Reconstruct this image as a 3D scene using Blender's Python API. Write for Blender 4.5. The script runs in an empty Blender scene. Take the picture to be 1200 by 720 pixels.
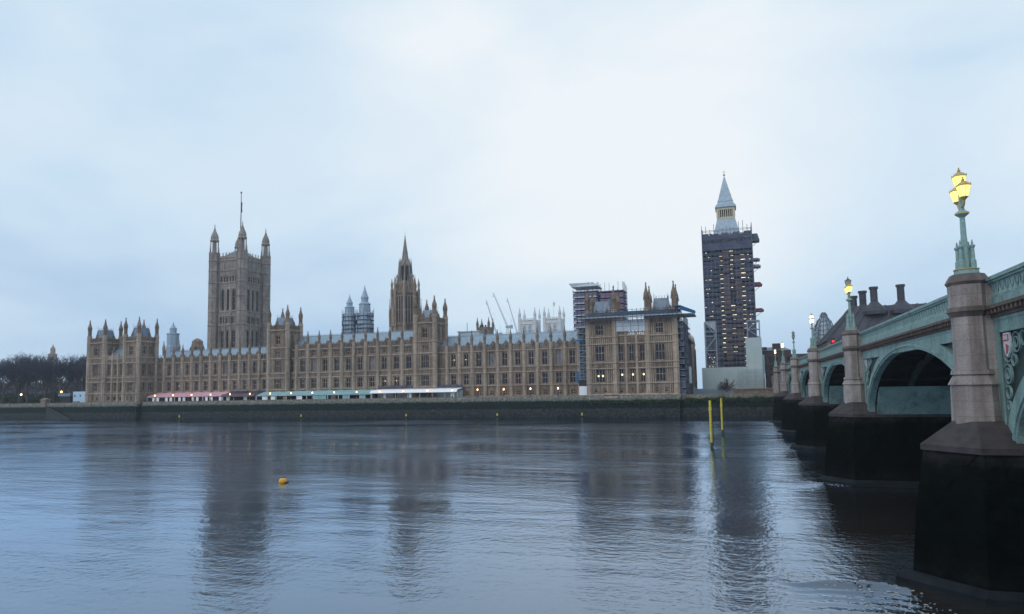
import bpy, math, random
from mathutils import Vector, Matrix
R = math.radians
random.seed(7)
S = bpy.context.scene
COL = S.collection

# ------------------------------------------------------------------ camera
# world: X runs along the river front (to the right), Y across the river, Z up, water at Z = 0
cam_data = bpy.data.cameras.new("camera")
cam = bpy.data.objects.new("camera", cam_data)
COL.objects.link(cam)
cam_data.sensor_width = 36.0
cam_data.lens = 781.328 / 1200 * 36
cam_data.shift_y = (389.647 - 360) / 1200
cam_data.clip_start = 0.3
cam_data.clip_end = 9000
YAW, PITCH, ROLL = 0.32549, 0.08365, -0.0188
cam.matrix_world = (Matrix.Translation((0, 0, 10.453)) @ Matrix.Rotation(YAW, 4, 'Z')
                    @ Matrix.Rotation(math.pi / 2 + PITCH, 4, 'X') @ Matrix.Rotation(ROLL, 4, 'Z'))
S.camera = cam

# ------------------------------------------------------------------ world, sun, exposure
W = bpy.data.worlds.new("World")
S.world = W
W.use_nodes = True
nt = W.node_tree
nt.nodes.clear()
N = nt.nodes.new
L = nt.links.new
SUN_EL, SUN_AZ = R(40), R(205)          # azimuth measured clockwise from +Y
sky = N('ShaderNodeTexSky'); sky.sky_type = 'NISHITA'; sky.sun_disc = False
sky.sun_elevation = SUN_EL; sky.sun_rotation = SUN_AZ
sky.air_density = 1.0; sky.dust_density = 2.0; sky.ozone_density = 2.0
tc = N('ShaderNodeTexCoord')
mp = N('ShaderNodeMapping'); mp.inputs['Scale'].default_value = (1.0, 1.0, 2.3)
L(tc.outputs['Generated'], mp.inputs['Vector'])
n1 = N('ShaderNodeTexNoise'); n1.inputs['Scale'].default_value = 1.7; n1.inputs['Detail'].default_value = 5
n1.inputs['Roughness'].default_value = 0.48; n1.inputs['Distortion'].default_value = 0.35
L(mp.outputs['Vector'], n1.inputs['Vector'])
# the thin place in the cloud deck where the light comes through
dt = N('ShaderNodeVectorMath'); dt.operation = 'DOT_PRODUCT'
L(tc.outputs['Generated'], dt.inputs[0])
dt.inputs[1].default_value = Vector((-0.17, 1.0, 0.41)).normalized()
mr = N('ShaderNodeMapRange'); mr.interpolation_type = 'SMOOTHSTEP'
mr.inputs['From Min'].default_value = 0.90; mr.inputs['From Max'].default_value = 1.0
mr.inputs['To Min'].default_value = -0.10; mr.inputs['To Max'].default_value = 0.29
L(dt.outputs['Value'], mr.inputs['Value'])
sx = N('ShaderNodeSeparateXYZ'); L(tc.outputs['Generated'], sx.inputs[0])
el = N('ShaderNodeMapRange'); el.inputs['From Min'].default_value = 0.0; el.inputs['From Max'].default_value = 0.34
el.inputs['To Min'].default_value = -0.22; el.inputs['To Max'].default_value = 0.13
L(sx.outputs['Z'], el.inputs['Value'])
a1 = N('ShaderNodeMath'); a1.operation = 'ADD'; L(mr.outputs[0], a1.inputs[0]); L(el.outputs[0], a1.inputs[1])
ns = N('ShaderNodeMapRange'); ns.inputs['From Min'].default_value = 0.3; ns.inputs['From Max'].default_value = 0.7
ns.inputs['To Min'].default_value = 0.14; ns.inputs['To Max'].default_value = 0.80
L(n1.outputs['Fac'], ns.inputs['Value'])
a2 = N('ShaderNodeMath'); a2.operation = 'ADD'; L(a1.outputs[0], a2.inputs[0]); L(ns.outputs[0], a2.inputs[1])
rp = N('ShaderNodeValToRGB')
e = rp.color_ramp.elements
e[0].position = 0.0; e[0].color = (0.34, 0.53, 0.79, 1)
e[1].position = 1.0; e[1].color = (0.92, 0.975, 1.01, 1)
m_ = e.new(0.5); m_.color = (0.655, 0.815, 0.955, 1)
L(a2.outputs[0], rp.inputs['Fac'])
sc_ = N('ShaderNodeVectorMath'); sc_.operation = 'SCALE'; sc_.inputs['Scale'].default_value = 10.0
L(rp.outputs['Color'], sc_.inputs[0])
mix = N('ShaderNodeMix'); mix.data_type = 'RGBA'; mix.inputs['Factor'].default_value = 0.94
L(sky.outputs['Color'], mix.inputs['A']); L(sc_.outputs[0], mix.inputs['B'])
bg = N('ShaderNodeBackground'); bg.inputs['Strength'].default_value = 0.1
L(mix.outputs['Result'], bg.inputs['Color'])
wo = N('ShaderNodeOutputWorld'); L(bg.outputs[0], wo.inputs['Surface'])

sun_d = bpy.data.lights.new("sun", 'SUN')
sun_d.energy = 0.9; sun_d.angle = R(40); sun_d.color = (1.0, 0.9, 0.8)
sun = bpy.data.objects.new("sun", sun_d); COL.objects.link(sun)
sd = Vector((math.sin(SUN_AZ) * math.cos(SUN_EL), math.cos(SUN_AZ) * math.cos(SUN_EL), math.sin(SUN_EL)))
sun.rotation_euler = sd.to_track_quat('Z', 'Y').to_euler()
sun.location = (0, -50, 120)

S.view_settings.view_transform = 'Standard'
S.view_settings.look = 'None'
S.view_settings.exposure = 0.0
S.view_settings.gamma = 1.0
S.view_settings.use_curve_mapping = False
S.render.engine = 'CYCLES'
S.cycles.use_denoising = True
S.cycles.max_bounces = 6
S.cycles.volume_bounces = 1
S.cycles.sample_clamp_indirect = 4.0

# ------------------------------------------------------------------ helpers
class MB:
    def __init__(s):
        s.v = []; s.f = []
    def box(s, x0, x1, y0, y1, z0, z1):
        b = len(s.v)
        s.v += [(x0, y0, z0), (x1, y0, z0), (x1, y1, z0), (x0, y1, z0), (x0, y0, z1), (x1, y0, z1), (x1, y1, z1), (x0, y1, z1)]
        s.f += [(b, b+3, b+2, b+1), (b+4, b+5, b+6, b+7), (b, b+1, b+5, b+4), (b+1, b+2, b+6, b+5), (b+2, b+3, b+7, b+6), (b+3, b, b+4, b+7)]
        return s
    def face(s, pts):
        b = len(s.v); s.v += [tuple(p) for p in pts]; s.f.append(tuple(range(b, b+len(pts)))); return s
    def lathe(s, cx, cy, prof, n=8, rot=None):
        """prof: list of (radius, z) from bottom to top; flat sided"""
        if rot is None: rot = math.pi / n
        b = len(s.v)
        for r, z in prof:
            for i in range(n):
                a = rot + 2 * math.pi * i / n
                s.v.append((cx + r * math.cos(a), cy + r * math.sin(a), z))
        for k in range(len(prof) - 1):
            for i in range(n):
                j = (i + 1) % n
                s.f.append((b + k*n + i, b + k*n + j, b + (k+1)*n + j, b + (k+1)*n + i))
        s.f.append(tuple(b + i for i in range(n))[::-1])
        s.f.append(tuple(b + (len(prof)-1)*n + i for i in range(n)))
        return s
    def tube(s, p, q, r0, r1=None, n=5):
        r1 = r0 if r1 is None else r1
        p = Vector(p); q = Vector(q); d = q - p
        if d.length < 1e-6: return s
        d.normalize()
        u = d.cross(Vector((0, 0, 1)))
        if u.length < 1e-3: u = Vector((1, 0, 0))
        u.normalize(); w = d.cross(u)
        b = len(s.v)
        for c, r in ((p, r0), (q, r1)):
            for i in range(n):
                a = 2 * math.pi * i / n
                s.v.append(tuple(c + u * (r * math.cos(a)) + w * (r * math.sin(a))))
        for i in range(n):
            j = (i + 1) % n
            s.f.append((b+i, b+j, b+n+j, b+n+i))
        s.f.append(tuple(range(b, b+n))[::-1]); s.f.append(tuple(range(b+n, b+2*n)))
        return s
    def prism(s, pts, z0, z1, pts2=None):
        """pts: xy outline counter-clockwise; pts2: outline at the top"""
        pts2 = pts2 or pts; n = len(pts); b = len(s.v)
        s.v += [(x, y, z0) for x, y in pts] + [(x, y, z1) for x, y in pts2]
        for i in range(n):
            j = (i + 1) % n
            s.f.append((b+i, b+j, b+n+j, b+n+i))
        s.f.append(tuple(range(b, b+n))[::-1]); s.f.append(tuple(range(b+n, b+2*n)))
        return s
    def slab(s, pts, dirv):
        """closed polygon in space extruded along dirv"""
        n = len(pts); b = len(s.v); d = Vector(dirv)
        s.v += [tuple(p) for p in pts] + [tuple(Vector(p) + d) for p in pts]
        for i in range(n):
            j = (i + 1) % n
            s.f.append((b+i, b+j, b+n+j, b+n+i))
        s.f.append(tuple(range(b, b+n))[::-1]); s.f.append(tuple(range(b+n, b+2*n)))
        return s
    def mesh(s, name, mat, off=(0, 0, 0), smooth=False, fix=True):
        me = bpy.data.meshes.new(name)
        ox, oy, oz = off
        me.from_pydata([(x-ox, y-oy, z-oz) for x, y, z in s.v], [], s.f)
        import bmesh
        if fix:
            bm = bmesh.new(); bm.from_mesh(me)
            bmesh.ops.recalc_face_normals(bm, faces=bm.faces[:])
            bm.to_mesh(me); bm.free()
        if smooth:
            for p in me.polygons: p.use_smooth = True
        me.materials.append(mat)
        return me

WL = {}
def tag(o, label=None, cat=None, group=None, kind=None):
    if label: o['label'] = label
    if cat: o['category'] = cat
    if group: o['group'] = group
    if kind: o['kind'] = kind
    return o
def thing(name, label, cat, loc, group=None, kind=None):
    o = bpy.data.objects.new(name, None); COL.objects.link(o)
    o.empty_display_size = 0.5
    o.location = loc; WL[o.name] = Vector(loc)
    return tag(o, label, cat, group, kind)
def inst(name, me, parent, wloc, rz=0.0, label=None):
    o = bpy.data.objects.new(name, me); COL.objects.link(o)
    o.location = Vector(wloc) - (WL[parent.name] if parent else Vector((0, 0, 0)))
    o.rotation_euler = (0, 0, rz)
    WL[o.name] = Vector(wloc)
    if parent: o.parent = parent
    if label: o['label'] = label
    return o
def child0(name, me, parent, label=None):
    o = bpy.data.objects.new(name, me); COL.objects.link(o)
    o.parent = parent
    WL[o.name] = WL[parent.name].copy()
    if label: o['label'] = label
    return o
def obj(name, mb, mat, parent=None, loc=None, smooth=False, label=None):
    """world-space builder -> one mesh object under parent (or with its origin at loc)"""
    w = WL[parent.name] if parent else Vector(loc or (0, 0, 0))
    me = mb.mesh(name, mat, w, smooth)
    return inst(name, me, parent, w, 0.0, label)

# ------------------------------------------------------------------ materials
def newmat(name):
    m = bpy.data.materials.new(name); m.use_nodes = True
    t = m.node_tree; t.nodes.clear()
    o = t.nodes.new('ShaderNodeOutputMaterial'); b = t.nodes.new('ShaderNodeBsdfPrincipled')
    t.links.new(b.outputs[0], o.inputs['Surface'])
    return m, t, b
def noise(t, vec, scale, detail=4, rough=0.55, stretch=None):
    if stretch:
        mp = t.nodes.new('ShaderNodeMapping'); mp.inputs['Scale'].default_value = stretch
        t.links.new(vec, mp.inputs['Vector']); vec = mp.outputs['Vector']
    n = t.nodes.new('ShaderNodeTexNoise'); n.inputs['Scale'].default_value = scale
    n.inputs['Detail'].default_value = detail; n.inputs['Roughness'].default_value = rough
    t.links.new(vec, n.inputs['Vector'])
    return n.outputs['Fac']
def ramp(t, fac, stops):
    r = t.nodes.new('ShaderNodeValToRGB'); e = r.color_ramp.elements
    while len(e) < len(stops): e.new(0.5)
    for k, (p, c) in enumerate(stops):
        e[k].position = p; e[k].color = (*c, 1)
    t.links.new(fac, r.inputs['Fac'])
    return r.outputs['Color']
def mixc(t, fac, a, b, blend='MIX'):
    m = t.nodes.new('ShaderNodeMix'); m.data_type = 'RGBA'; m.blend_type = blend
    if isinstance(fac, float): m.inputs['Factor'].default_value = fac
    else: t.links.new(fac, m.inputs['Factor'])
    for k, v in (('A', a), ('B', b)):
        if isinstance(v, tuple): m.inputs[k].default_value = (*v, 1)
        else: t.links.new(v, m.inputs[k])
    return m.outputs['Result']
def pos(t):
    return t.nodes.new('ShaderNodeNewGeometry').outputs['Position']
def mk(name, c1, c2, scale=1.0, rough=0.8, metal=0.0, streak=0.0, bump=0.0, dirt=(0.1, 0.085, 0.07), spec=0.4, blocks=None, rust=0.0, patch=0.0):
    m, t, b = newmat(name)
    p = pos(t)
    c = ramp(t, noise(t, p, scale, 6, 0.6), [(0.3, c1), (0.7, c2)])
    if streak:
        s = noise(t, p, 1.0, 4, 0.6, (0.9, 0.9, 0.07))
        f = ramp(t, s, [(0.48, (0, 0, 0)), (0.72, (streak,) * 3)])
        c = mixc(t, f, c, dirt)
    if patch:
        f = ramp(t, noise(t, p, 0.11, 3, 0.5), [(0.35, (1 - patch,) * 3), (0.68, (1 + patch,) * 3)])
        c = mixc(t, 1.0, c, f, 'MULTIPLY')
    if rust:
        f = ramp(t, noise(t, p, 1.0, 6, 0.7, (1.6, 1.6, 0.16)), [(0.6, (0, 0, 0)), (0.72, (rust,) * 3)])
        c = mixc(t, f, c, (0.13, 0.075, 0.045))
        f = ramp(t, noise(t, p, 7.0, 3, 0.6), [(0.35, (0.82,) * 3), (0.65, (1.12,) * 3)])
        c = mixc(t, 1.0, c, f, 'MULTIPLY')
    if blocks:
        sp = t.nodes.new('ShaderNodeSeparateXYZ'); t.links.new(p, sp.inputs[0])
        ad = t.nodes.new('ShaderNodeMath'); ad.operation = 'ADD'; t.links.new(sp.outputs['X'], ad.inputs[0]); t.links.new(sp.outputs['Y'], ad.inputs[1])
        cb = t.nodes.new('ShaderNodeCombineXYZ'); t.links.new(ad.outputs[0], cb.inputs['X']); t.links.new(sp.outputs['Z'], cb.inputs['Y'])
        br = t.nodes.new('ShaderNodeTexBrick'); br.inputs['Scale'].default_value = 1.0; br.inputs['Brick Width'].default_value = blocks[0]; br.inputs['Row Height'].default_value = blocks[1]
        br.inputs['Mortar Size'].default_value = 0.012; br.inputs['Color1'].default_value = (1.08, 1.06, 1.04, 1); br.inputs['Color2'].default_value = (0.9, 0.9, 0.91, 1); br.inputs['Mortar'].default_value = (0.66, 0.64, 0.63, 1)
        t.links.new(cb.outputs[0], br.inputs['Vector'])
        c = mixc(t, 1.0, c, br.outputs['Color'], 'MULTIPLY')
        f = ramp(t, noise(t, p, 14.0, 3, 0.7), [(0.3, (0.78,) * 3), (0.7, (1.2,) * 3)])
        c = mixc(t, 1.0, c, f, 'MULTIPLY')
    t.links.new(c, b.inputs['Base Color'])
    b.inputs['Roughness'].default_value = rough; b.inputs['Metallic'].default_value = metal
    b.inputs['Specular IOR Level'].default_value = spec
    if bump:
        bp = t.nodes.new('ShaderNodeBump'); bp.inputs['Strength'].default_value = 0.6; bp.inputs['Distance'].default_value = bump
        t.links.new(noise(t, p, scale * 4, 5), bp.inputs['Height']); t.links.new(bp.outputs[0], b.inputs['Normal'])
    return m
def emit(name, col, strength):
    m, t, b = newmat(name)
    b.inputs['Base Color'].default_value = (*col, 1)
    b.inputs['Emission Color'].default_value = (*col, 1); b.inputs['Emission Strength'].default_value = strength
    return m
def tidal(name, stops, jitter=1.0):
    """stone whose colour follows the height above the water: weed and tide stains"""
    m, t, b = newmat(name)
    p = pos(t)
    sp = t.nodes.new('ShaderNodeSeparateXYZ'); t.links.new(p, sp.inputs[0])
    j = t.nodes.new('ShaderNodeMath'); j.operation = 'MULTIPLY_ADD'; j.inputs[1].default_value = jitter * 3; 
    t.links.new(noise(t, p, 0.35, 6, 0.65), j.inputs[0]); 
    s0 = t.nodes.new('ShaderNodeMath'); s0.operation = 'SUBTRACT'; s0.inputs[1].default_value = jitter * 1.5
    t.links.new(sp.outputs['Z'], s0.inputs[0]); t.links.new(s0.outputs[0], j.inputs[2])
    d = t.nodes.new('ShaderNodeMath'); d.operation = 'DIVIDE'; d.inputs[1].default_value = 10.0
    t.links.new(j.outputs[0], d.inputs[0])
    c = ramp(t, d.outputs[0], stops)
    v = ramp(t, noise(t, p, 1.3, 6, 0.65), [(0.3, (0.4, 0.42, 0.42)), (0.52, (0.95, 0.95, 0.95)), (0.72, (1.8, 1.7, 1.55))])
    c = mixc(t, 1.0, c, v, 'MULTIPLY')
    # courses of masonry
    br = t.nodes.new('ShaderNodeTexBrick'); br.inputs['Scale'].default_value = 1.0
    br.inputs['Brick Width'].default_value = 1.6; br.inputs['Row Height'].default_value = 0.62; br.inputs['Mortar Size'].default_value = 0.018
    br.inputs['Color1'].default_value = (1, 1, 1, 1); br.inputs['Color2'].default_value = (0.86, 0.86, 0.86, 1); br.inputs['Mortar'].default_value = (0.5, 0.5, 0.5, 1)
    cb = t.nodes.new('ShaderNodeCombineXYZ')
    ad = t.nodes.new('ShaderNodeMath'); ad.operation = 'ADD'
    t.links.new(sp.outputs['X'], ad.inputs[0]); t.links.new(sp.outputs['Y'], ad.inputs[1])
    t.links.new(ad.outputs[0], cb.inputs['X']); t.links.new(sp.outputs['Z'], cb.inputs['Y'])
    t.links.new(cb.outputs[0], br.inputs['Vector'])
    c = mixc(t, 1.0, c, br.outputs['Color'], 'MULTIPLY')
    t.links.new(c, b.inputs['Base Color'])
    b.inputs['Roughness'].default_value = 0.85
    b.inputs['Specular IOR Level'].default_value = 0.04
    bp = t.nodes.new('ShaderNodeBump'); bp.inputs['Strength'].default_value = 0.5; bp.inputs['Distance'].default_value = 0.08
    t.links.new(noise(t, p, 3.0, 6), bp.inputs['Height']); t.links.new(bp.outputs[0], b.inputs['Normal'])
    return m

STONE = mk('limestone', (0.135, 0.096, 0.07), (0.275, 0.208, 0.16), 0.55, 0.85, streak=0.9, dirt=(0.085, 0.064, 0.05), patch=0.22)
STONE_LT = mk('limestone_dressing', (0.29, 0.222, 0.17), (0.47, 0.375, 0.30), 0.9, 0.85, streak=0.75, dirt=(0.16, 0.125, 0.1), patch=0.14)
STONE_DK = mk('weathered_stone', (0.15, 0.112, 0.09), (0.27, 0.21, 0.17), 0.6, 0.88, streak=0.7, dirt=(0.12, 0.095, 0.08))
STONE_GY = mk('grey_tower_stone', (0.22, 0.18, 0.16), (0.38, 0.32, 0.285), 0.5, 0.85, streak=0.85, dirt=(0.12, 0.1, 0.09), patch=0.15)
STONE_GL = mk('pale_tower_stone', (0.34, 0.29, 0.255), (0.5, 0.435, 0.39), 0.8, 0.85, streak=0.6, dirt=(0.18, 0.15, 0.135))
LEAD = mk('lead_roof', (0.22, 0.30, 0.375), (0.33, 0.42, 0.50), 0.8, 0.42, metal=0.15, streak=0.5, dirt=(0.2, 0.25, 0.3), spec=0.6)
SLATE = mk('slate_blue_roof', (0.13, 0.175, 0.24), (0.22, 0.28, 0.35), 1.2, 0.45, metal=0.15, streak=0.5, dirt=(0.08, 0.1, 0.13))
LEAD_DK = mk('dark_lead', (0.11, 0.14, 0.18), (0.19, 0.23, 0.28), 0.8, 0.45, metal=0.2, spec=0.6)
LEAD_BL = mk('blue_grey_cladding', (0.22, 0.3, 0.39), (0.36, 0.45, 0.54), 1.5, 0.5, spec=0.5)
GLASS = mk('window_glass', (0.012, 0.014, 0.022), (0.035, 0.038, 0.055), 0.35, 0.2, spec=0.28)
GLASS_P = mk('pale_window_glass', (0.10, 0.12, 0.15), (0.2, 0.23, 0.27), 0.7, 0.15, spec=0.5)
WARM = emit('warm_lamp', (1.0, 0.62, 0.25), 3.0)
WARMW = emit('lit_interior', (1.0, 0.6, 0.28), 1.2)
GLOBE = emit('lamp_globe', (1.0, 0.55, 0.22), 5.5)
LANT = emit('lantern_light', (1.0, 0.74, 0.15), 2.1)
LANT_OFF = mk('unlit_lantern_glass', (0.25, 0.28, 0.27), (0.4, 0.43, 0.42), 3, 0.2)
LANT_W = emit('pale_lantern_light', (1.0, 0.86, 0.55), 3.5)
STRIP = emit('strip_light', (1.0, 0.82, 0.56), 1.5)
STRIP_D = emit('dim_strip_light', (1.0, 0.78, 0.5), 0.65)
REDL = emit('red_light', (1.0, 0.03, 0.05), 1.6)
TEAL = mk('teal_ironwork', (0.19, 0.30, 0.29), (0.26, 0.39, 0.375), 0.5, 0.5, streak=0.85, dirt=(0.08, 0.12, 0.11), bump=0.01, rust=0.6)
TEAL_LT = mk('pale_teal_ironwork', (0.25, 0.38, 0.365), (0.33, 0.47, 0.45), 0.7, 0.5, streak=0.45, dirt=(0.1, 0.16, 0.14))
TEAL_DK = mk('shaded_recess_paint', (0.03, 0.05, 0.047), (0.05, 0.08, 0.075), 0.8, 0.6)  # dark copy of the teal, with the shade put into its colour
BROWNSTONE = mk('brown_cornice_stone', (0.085, 0.06, 0.052), (0.16, 0.115, 0.1), 1.5, 0.85, streak=0.5, dirt=(0.04, 0.032, 0.03))
NEAR_BLACK = mk('near_black_iron', (0.012, 0.014, 0.015), (0.03, 0.034, 0.035), 0.6, 0.7)  # near-black tone for arch soffits, pier cores and small dark fittings
GRANITE = mk('pink_grey_granite', (0.245, 0.215, 0.205), (0.38, 0.34, 0.325), 1.1, 0.75, streak=0.85, dirt=(0.13, 0.10, 0.09), bump=0.02, blocks=(1.35, 0.78))
GRANITE_DK = mk('dark_granite', (0.024, 0.021, 0.024), (0.06, 0.05, 0.054), 1.4, 0.8, streak=0.4, dirt=(0.06, 0.05, 0.05), bump=0.02)
GRANITE_CAP = mk('brown_granite_moulding', (0.085, 0.068, 0.062), (0.18, 0.147, 0.135), 1.4, 0.8, streak=0.6, dirt=(0.05, 0.042, 0.04), bump=0.02)
RIBM = mk('shaded_arch_rib_paint', (0.035, 0.047, 0.047), (0.06, 0.078, 0.076), 0.8, 0.7)  # darker teal: the shade under the arches is painted into the ribs
GILT = mk('gilt_and_lamplit_trim', (0.45, 0.34, 0.12), (0.6, 0.46, 0.2), 6, 0.4, metal=0.4)
WALLM = tidal('river_wall_stone', [(0.0, (0.032, 0.036, 0.038)), (0.28, (0.045, 0.052, 0.052)), (0.33, (0.014, 0.024, 0.024)), (0.545, (0.017, 0.03, 0.027)), (0.6, (0.17, 0.18, 0.155)), (0.78, (0.3, 0.29, 0.25))], 0.35)
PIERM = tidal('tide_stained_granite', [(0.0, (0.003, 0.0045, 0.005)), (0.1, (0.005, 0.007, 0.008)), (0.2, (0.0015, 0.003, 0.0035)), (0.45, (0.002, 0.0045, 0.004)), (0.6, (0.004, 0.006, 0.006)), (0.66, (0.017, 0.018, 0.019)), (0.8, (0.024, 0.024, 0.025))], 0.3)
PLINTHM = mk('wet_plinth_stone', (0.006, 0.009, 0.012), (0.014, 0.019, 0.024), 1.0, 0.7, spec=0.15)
PAVE = mk('terrace_paving', (0.2, 0.19, 0.17), (0.3, 0.28, 0.26), 0.7, 0.9)
GROUNDM = mk('park_ground', (0.045, 0.055, 0.03), (0.08, 0.08, 0.06), 0.2, 0.95)
ASPHALT = mk('asphalt', (0.04, 0.04, 0.042), (0.06, 0.06, 0.06), 2, 0.9)
PINK = mk('pink_canvas', (0.56, 0.30, 0.36), (0.66, 0.38, 0.44), 0.4, 0.7)
AQUA = mk('pale_teal_canvas', (0.20, 0.36, 0.38), (0.32, 0.5, 0.52), 0.4, 0.7)
WHITE = mk('white_canvas', (0.78, 0.8, 0.82), (0.88, 0.88, 0.88), 0.4, 0.6)
WHITEP = mk('white_paint', (0.7, 0.7, 0.72), (0.8, 0.8, 0.82), 1.0, 0.5)
MAROON = mk('maroon_frame', (0.08, 0.05, 0.06), (0.13, 0.075, 0.085), 1, 0.7)
DARK = mk('dark_interior', (0.018, 0.02, 0.025), (0.035, 0.036, 0.042), 1, 0.8)
SCAF = mk('scaffold_tube_dark', (0.05, 0.055, 0.08), (0.09, 0.09, 0.12), 1, 0.6)
SCAF_BL = mk('blue_grey_tube', (0.11, 0.13, 0.19), (0.18, 0.2, 0.27), 1, 0.6)
SCAF_LT = mk('galvanised_tube', (0.26, 0.3, 0.34), (0.38, 0.42, 0.46), 1, 0.45, metal=0.3)
NET = mk('dark_debris_netting', (0.045, 0.056, 0.092), (0.095, 0.105, 0.155), 0.35, 0.9)
NET_BR = mk('brown_debris_netting', (0.10, 0.074, 0.07), (0.21, 0.15, 0.125), 0.35, 0.9)
NET_BL = mk('blue_debris_netting', (0.045, 0.065, 0.10), (0.10, 0.13, 0.18), 0.4, 0.9)
NET_PU = mk('purple_debris_netting', (0.13, 0.135, 0.22), (0.24, 0.22, 0.32), 0.6, 0.9)
NET_PK = mk('pink_purple_netting', (0.20, 0.13, 0.21), (0.32, 0.2, 0.29), 0.6, 0.9)
SHEET = mk('pale_scaffold_sheet', (0.42, 0.47, 0.52), (0.56, 0.6, 0.64), 0.6, 0.6)
BLUE = mk('blue_tarpaulin', (0.012, 0.085, 0.22), (0.025, 0.14, 0.31), 0.6, 0.45)
REDP = mk('red_platform_paint', (0.13, 0.02, 0.045), (0.2, 0.035, 0.065), 1, 0.6)
HOARD = mk('pale_green_hoarding', (0.36, 0.44, 0.45), (0.44, 0.52, 0.53), 0.15, 0.6, streak=0.25, dirt=(0.3, 0.36, 0.37))
HOARD_SD = mk('blue_hoarding', (0.22, 0.3, 0.38), (0.3, 0.38, 0.46), 0.3, 0.6)
BARK = mk('winter_bark', (0.045, 0.038, 0.04), (0.085, 0.07, 0.07), 1.5, 0.95)
TWIG = mk('bare_twigs', (0.03, 0.034, 0.055), (0.058, 0.06, 0.085), 0.2, 0.95)
TWIG2 = mk('brown_twigs', (0.10, 0.075, 0.078), (0.16, 0.12, 0.12), 0.4, 0.95)
LEAF = mk('ivy_leaves', (0.02, 0.04, 0.018), (0.05, 0.075, 0.03), 0.7, 0.7)
YEL = mk('yellow_paint', (0.52, 0.42, 0.03), (0.66, 0.53, 0.06), 1.5, 0.5, streak=0.4, dirt=(0.25, 0.2, 0.05))
ORANGE = mk('orange_buoy', (0.62, 0.27, 0.01), (0.72, 0.36, 0.02), 2, 0.45)
ABBEY = mk('pale_church_stone', (0.55, 0.57, 0.6), (0.68, 0.69, 0.7), 0.3, 0.85)
BRICKD = mk('dark_brick', (0.10, 0.075, 0.08), (0.16, 0.12, 0.12), 0.4, 0.9)
BRONZE = mk('dark_bronze_roof', (0.035, 0.037, 0.05), (0.062, 0.063, 0.08), 0.5, 0.55, metal=0.2)
CRANE = mk('crane_paint', (0.5, 0.56, 0.62), (0.6, 0.66, 0.72), 1, 0.6)
CREAMST = mk('cream_belfry_stone', (0.50, 0.44, 0.30), (0.62, 0.55, 0.40), 0.8, 0.8)
FLAGR = mk('flag_cloth', (0.12, 0.05, 0.1), (0.2, 0.08, 0.14), 1, 0.9)
SKIN_W = mk('gull_white', (0.7, 0.7, 0.7), (0.8, 0.8, 0.8), 4, 0.8)
GULLG = mk('gull_grey', (0.3, 0.32, 0.34), (0.4, 0.42, 0.44), 4, 0.8)
SHIELD_R = mk('shield_red', (0.4, 0.07, 0.06), (0.5, 0.1, 0.08), 4, 0.6)
SHIELD_W = mk('shield_white', (0.5, 0.54, 0.58), (0.6, 0.64, 0.68), 4, 0.6)
CABIN = mk('pale_blue_cabin', (0.36, 0.52, 0.66), (0.46, 0.61, 0.74), 0.5, 0.6)

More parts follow.
